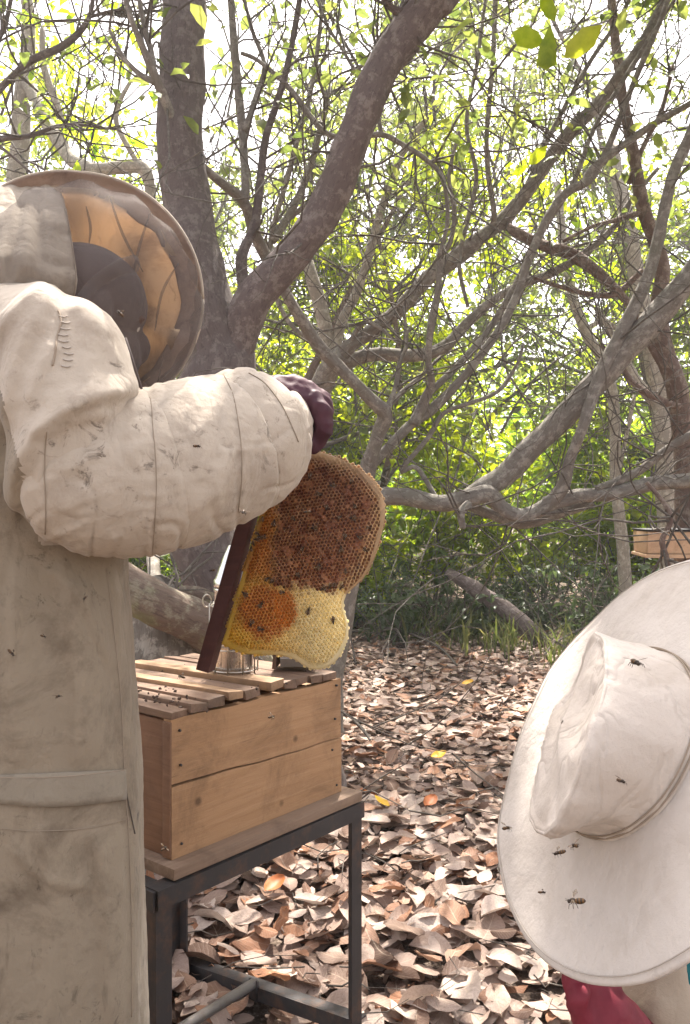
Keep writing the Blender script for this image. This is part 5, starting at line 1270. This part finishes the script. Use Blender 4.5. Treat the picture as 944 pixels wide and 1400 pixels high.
# cloth back of the hood
mb = MB(); nu, nv = 40, 44; idx = []
for j in range(nv+1):
    y = 249 + (456-249)*j/nv; xr = np.interp(y, [258, 272, 330, 380, 410, 452], [82, 88, 99, 106, 102, 84])
    for i in range(nu+1):
        u = i/nu; x = -75 + (xr+75)*u
        z = 1.13 + .08*abs(u-.45)**1.6 + .012*noise.noise(Vector((u*3, j*.09, 1))) + .008*ridge(noise.noise(Vector((u*6 + j*.04, j*.05, 4)))) + .135*min(1, max(0, (350-y)/101))**1.3 + .010*ridge(noise.noise(Vector((u*4 + 2, j*.10 - u*1.5, 12)))) - .006*math.exp(-((u*14 - 8 + j*.10)/.9)**2) 
        idx.append(P(x, y, z))
mb.add(idx, [(j*(nu+1)+i, j*(nu+1)+i+1, (j+1)*(nu+1)+i+1, (j+1)*(nu+1)+i) for j in range(nv) for i in range(nu)])
hb = mb.build('hood', M['hood'], bk); s_ = hb.modifiers.new('t', 'SOLIDIFY'); s_.thickness = .002
bh = bvh_of(hb)
seam(bh, [(90,285),(98,330),(104,372),(101,405),(88,440)], .001, M['thread'], bk)
mb = MB(); st = [P(x, y, 1.095 + .02*math.sin(i)) for i, (x, y) in enumerate([(100,425),(118,400),(140,380),(165,366),(182,362)])]
mb.tube(smooth_path([tuple(q) for q in st], 5), [.006 + .007*q/20 for q in range(21)], 10, squash=(Vector((0, 1, 0)), .3)); mb.build('veil_fold', M['veil'], veil)
for pts in ([(150,268),(168,320),(196,372)], [(205,292),(190,340),(182,380)], [(244,360),(222,400),(212,452)], [(118,282),(124,310),(122,334)]):
    mb = MB(); mb.tube(smooth_path([tuple(P(x, y, 1.262)) for x, y in pts], 6), [.0006 + .0016*math.sin(math.pi*q/(6*(len(pts)-1))) for q in range(6*(len(pts)-1)+1)], 8, squash=(Vector((0, 1, 0)), .35)); mb.build('veil_fold', M['veil'], veil)
mb = MB(); mb.tube([P(172, 462, 1.09), P(184, 500, 1.08), P(198, 545, 1.09)], [.0016]*3, 6); mb.build('veil_cord', M['cap'], veil)

# ---- the crouching person under the white hat ------------------------
BC = P(870, 1023, .80); vd = (BC - CAMP).normalized(); rt = vd.cross(Vector((0, 0, 1))).normalized(); upv = rt.cross(vd)
EA = R(26.4); e = (rt*-math.cos(EA) + upv*math.sin(EA)).normalized(); th = R(54.1); HN2 = (-vd*math.cos(th) + e*math.sin(th)).normalized()
HX = (rt*math.sin(EA) + upv*math.cos(EA)); HX = (HX - HN2*HX.dot(HN2)).normalized(); HY = HN2.cross(HX)
p2n = thing('person', (BC.x + .2, 1.15, 0), 'crouching person under a wide white hat, with a red glove and teal shirt', 'person')
hq = lambda x, y, z: BC + HX*x + HY*y + HN2*z
RB2 = .2083
def hat_ring(r_, h_, wav, seg=96, ph=0):
    return [hq(r_*math.cos(2*math.pi*k_/seg), r_*math.sin(2*math.pi*k_/seg), h_ + wav*(noise.noise(Vector((math.cos(2*math.pi*k_/seg)*1.6, math.sin(2*math.pi*k_/seg)*1.6, 3 + ph))) + .35*noise.noise(Vector((math.cos(2*math.pi*k_/seg)*4, math.sin(2*math.pi*k_/seg)*4, r_*20))))) for k_ in range(seg)]
CR = .092
mb = MB(); mb.rings([hat_ring(RB2*q, h_, wv) for q, h_, wv in [(1.0, -.0025, .005), (1.004, .0, .005), (.995, .002, .005), (.97, .0025, .005), (.93, .003, .0055), (.86, .004, .006), (.78, .005, .006), (.68, .007, .005), (.58, .009, .004), (.48, .012, .002), (CR/RB2*1.02, .0145, .001), (CR/RB2*.9, .012, .001)]], closed_ends=False)
hat2 = mb.build('hat', M['hat'], p2n); s_ = hat2.modifiers.new('t', 'SOLIDIFY'); s_.thickness = .003; s_.offset = -1
# floppy crown with a pressed-in top panel
eY = 1 if HY.dot(e) > 0 else -1
def crown_ring(r_, h_, k0, seg=120):
    out = []; f = sm(h_, .02, .10); hh = .0145 + h_*.66
    for k_ in range(seg):
        a = 2*math.pi*k_/seg; x, y = math.cos(a), math.sin(a); q = Vector((r_*x*9, r_*y*9, 0))
        w_ = 1 + k0*(.07*noise.noise(Vector((x*1.3, y*1.3, 2.2))) + .03*noise.noise(Vector((x*2.6, y*2.6, h_*20))))
        w_ += .022*sm(h_, .06, .09)*(1 if r_ > CR*.8 else 0)*(abs(noise.noise(Vector((x*9, y*9, 1.5)))) - .2)
        z = hh + f*(-.36*r_*y*eY) + k0*(.012*noise.noise(q*1.3 + Vector((0, 0, 7))) + .006*ridge(noise.noise(q*1.5 + Vector((4, 0, 2)))) - .003)
        rq = r_*w_*(1 - .07*f); out.append(hq(rq*x*(1.0 + .06*f) - .013*f, rq*y - .010*f*eY + .34*f*rq*x*eY, z))
    return out
prof = [(CR*1.02, .0, .02), (CR*1.015, .007, .05), (CR*1.0, .014, .1), (CR*.985, .032, .3), (CR*.985, .052, .5), (CR*1.0, .072, .7), (CR*1.01, .086, .8), (CR*1.0, .0935, .8), (CR*.97, .0965, .8), (CR*.945, .0965, .8), (CR*.92, .0945, .85), (CR*.88, .0955, .9), (CR*.80, .0985, 1), (CR*.68, .101, 1.1), (CR*.55, .1025, 1.2), (CR*.40, .103, 1.2), (CR*.27, .1035, 1.2), (CR*.14, .104, 1.2), (CR*.02, .104, 1.2)]
mb = MB(); mb.rings([crown_ring(*q) for q in prof], closed_ends=False); crown = mb.build('crown', M['crown'], hat2, fix=True)
bm = bmesh.new(); bm.from_mesh(crown.data); bm.normal_update(); off = origin(crown)
if sum(f.normal.dot(HN2) for f in bm.faces if (f.calc_center_median()+off-BC).dot(HN2) > .08) < 0: bmesh.ops.reverse_faces(bm, faces=bm.faces); bm.normal_update()
for v in bm.verts:
    p = v.co + off; v.co += v.normal*(.0022*ridge(n3(p, 26)) + .003*n3(p, 17) + .0007*n3(p, 90))
bm.to_mesh(crown.data); bm.free()
def ringtube(r_, h_, k0, rad, name, m, parent):
    q = crown_ring(r_, h_, k0); q.append(q[0]); mb = MB(); mb.tube(q, [rad]*len(q), 6, cap=False); return mb.build(name, m, parent)
ringtube(CR*1.032, .006, .02, .0010, 'seam', M['thread'], hat2); ringtube(CR*1.030, .013, .08, .0008, 'seam', M['thread'], hat2)
ringtube(CR*.99, .0955, .8, .0018, 'seam', M['crown'], hat2)
for q in (.975,):
    rg = hat_ring(RB2*q, .0042, .005); rg.append(rg[0]); mb = MB(); mb.tube(rg, [.0006]*len(rg), 5, cap=False); mb.build('seam', M['thread_w'], hat2)
# body
M['hair'] = NT('black_hair').fin((.012, .010, .010), .7)
HC2 = BC - HN2*.035 + Vector((.01, .03, -.01)); hf = (-HN2*.35 + Vector((0, -.55, -.8))).normalized()
zc = HN2; yc = (hf - zc*hf.dot(zc)).normalized(); H2 = Matrix((yc.cross(zc), yc, zc)).transposed()
bx = BC.x
bx += .16
J2 = [[(Vector((bx+.14, 1.36, .30)), .13), (Vector((bx+.12, 1.32, .48)), .125), (Vector((bx+.04, 1.22, .66)), .10), (P(905, 1150, 1.08), .07), (HC2 - HN2*.07, .05)],
      [(P(930, 1300, 1.06), .05), (P(960, 1460, .96), .042), (P(868, 1436, .90), .033), (P(836, 1404, .87), .03)],
      [(Vector((bx+.24, 1.08, .72)), .06), (Vector((bx+.30, .98, .46)), .045), (Vector((bx+.14, .86, .42)), .033)],
      [(Vector((bx+.04, 1.28, .28)), .09), (Vector((bx-.02, .92, .38)), .065), (Vector((bx+.0, 1.10, .06)), .045)],
      [(Vector((bx+.22, 1.30, .28)), .09), (Vector((bx+.26, .94, .36)), .065), (Vector((bx+.26, 1.12, .06)), .045)]]
figure(p2n, J2, .009, lambda mb: head_shape(mb, HC2 - HN2*.06, H2, .95))
mb = MB(); hc = HC2 - HN2*.06; mb.ball(hc + H2 @ Vector((0, -.008, .036)), (.077, .092, .087), H2, 24, 14); mb.ball(hc + H2 @ Vector((0, -.03, -.02)), (.066, .066, .06), H2, 20, 12)
mb.remesh('hair', [M['hair']], .005, p2n, 3, lambda p, n_: .003*n3(p, 80))
mb = MB()
mb.chain([C(892,1300,.99,40), C(880,1330,.95,38), C(900,1378,.915,42), C(950,1430,.91,50), C(905,1470,.91,44), C(868,1440,.895,38)], 18)
mb.chain([C(905,1310,.93,24), C(914,1338,.915,21)], 14)
mb.chain([(Vector((bx+.14, 1.36, .30)), .17), (Vector((bx+.13, 1.32, .50)), .155), (Vector((bx+.06, 1.22, .62)), .125), (Vector((bx+.22, 1.10, .70)), .11), (Vector((bx+.30, .98, .46)), .085), (Vector((bx+.18, .88, .42)), .055)], 18)
mb.remesh('jacket', [M['jacket']], .006, p2n, 6, lambda p, n_: .007*ridge(n3(p, 13)) + .003*n3(p, 40))
mb = MB(); mb.chain([(Vector((bx+.04, 1.16, .64)), .10), C(956,1362,.96,58), C(992,1440,.95,60)], 18); mb.remesh('shirt', [M['teal']], .006, p2n, 5, lambda p, n_: .004*ridge(n3(p, 18)))
mb = MB()
for ch in [[C(868,1432,.875,40), C(842,1408,.865,42), C(822,1384,.862,40), C(808,1366,.862,32)],
           [C(792,1362,.85,16), C(782,1338,.85,13), C(786,1318,.85,11)], [C(806,1356,.855,16), C(798,1330,.855,13.5), C(802,1306,.855,11.5)], [C(820,1354,.862,16), C(814,1328,.862,13.5), C(818,1304,.862,11.5)], [C(834,1358,.87,15), C(832,1334,.87,12.5), C(838,1314,.87,10.5)],
           [C(800,1392,.85,19), C(790,1376,.84,15), C(792,1356,.838,12)]]: mb.chain(ch, 12)
mb.remesh('glove', [M['red']], .003, p2n, 5, lambda p, n_: .0028*ridge(n3(p, 30)) + .001*n3(p, 80))
mb = MB()
for ch in J2[3:]: mb.chain([(p, r_*1.2 + .008) for p, r_ in ch], 14)
mb.remesh('trousers', [M['trousers']], .012, p2n, 4)
for ch in J2[3:]:
    f = ch[-1][0]; mb = MB(); mb.chain([(f + Vector((0, 0, .10)), .058), (Vector((f.x, f.y, .06)), .052), (Vector((f.x-.02, f.y-.12, .045)), .042)], 12); mb.remesh('boot', [M['boot']], .01, p2n, 4)

# ------------------------------------------------------------------ thin haze volume added to veil the view like glare
def air():
    mb = MB(); mb.box((0, 15.5, 6.2), (84, 43, 17.0))
    k = NT('glare_haze'); t = k.t; t.nodes.remove(k.b)
    v = k.n('ShaderNodeVolumePrincipled'); v.inputs['Density'].default_value = .004; v.inputs['Color'].default_value = (.95, .94, .93, 1); v.inputs['Anisotropy'].default_value = .35
    k.l(v.outputs[0], k.out.inputs['Volume'])
    o = mb.build('haze', k.m, smooth=False); tag(o, 'thin pale haze added over the clearing and the wood for a veil of glare', 'haze', kind='stuff')
air()
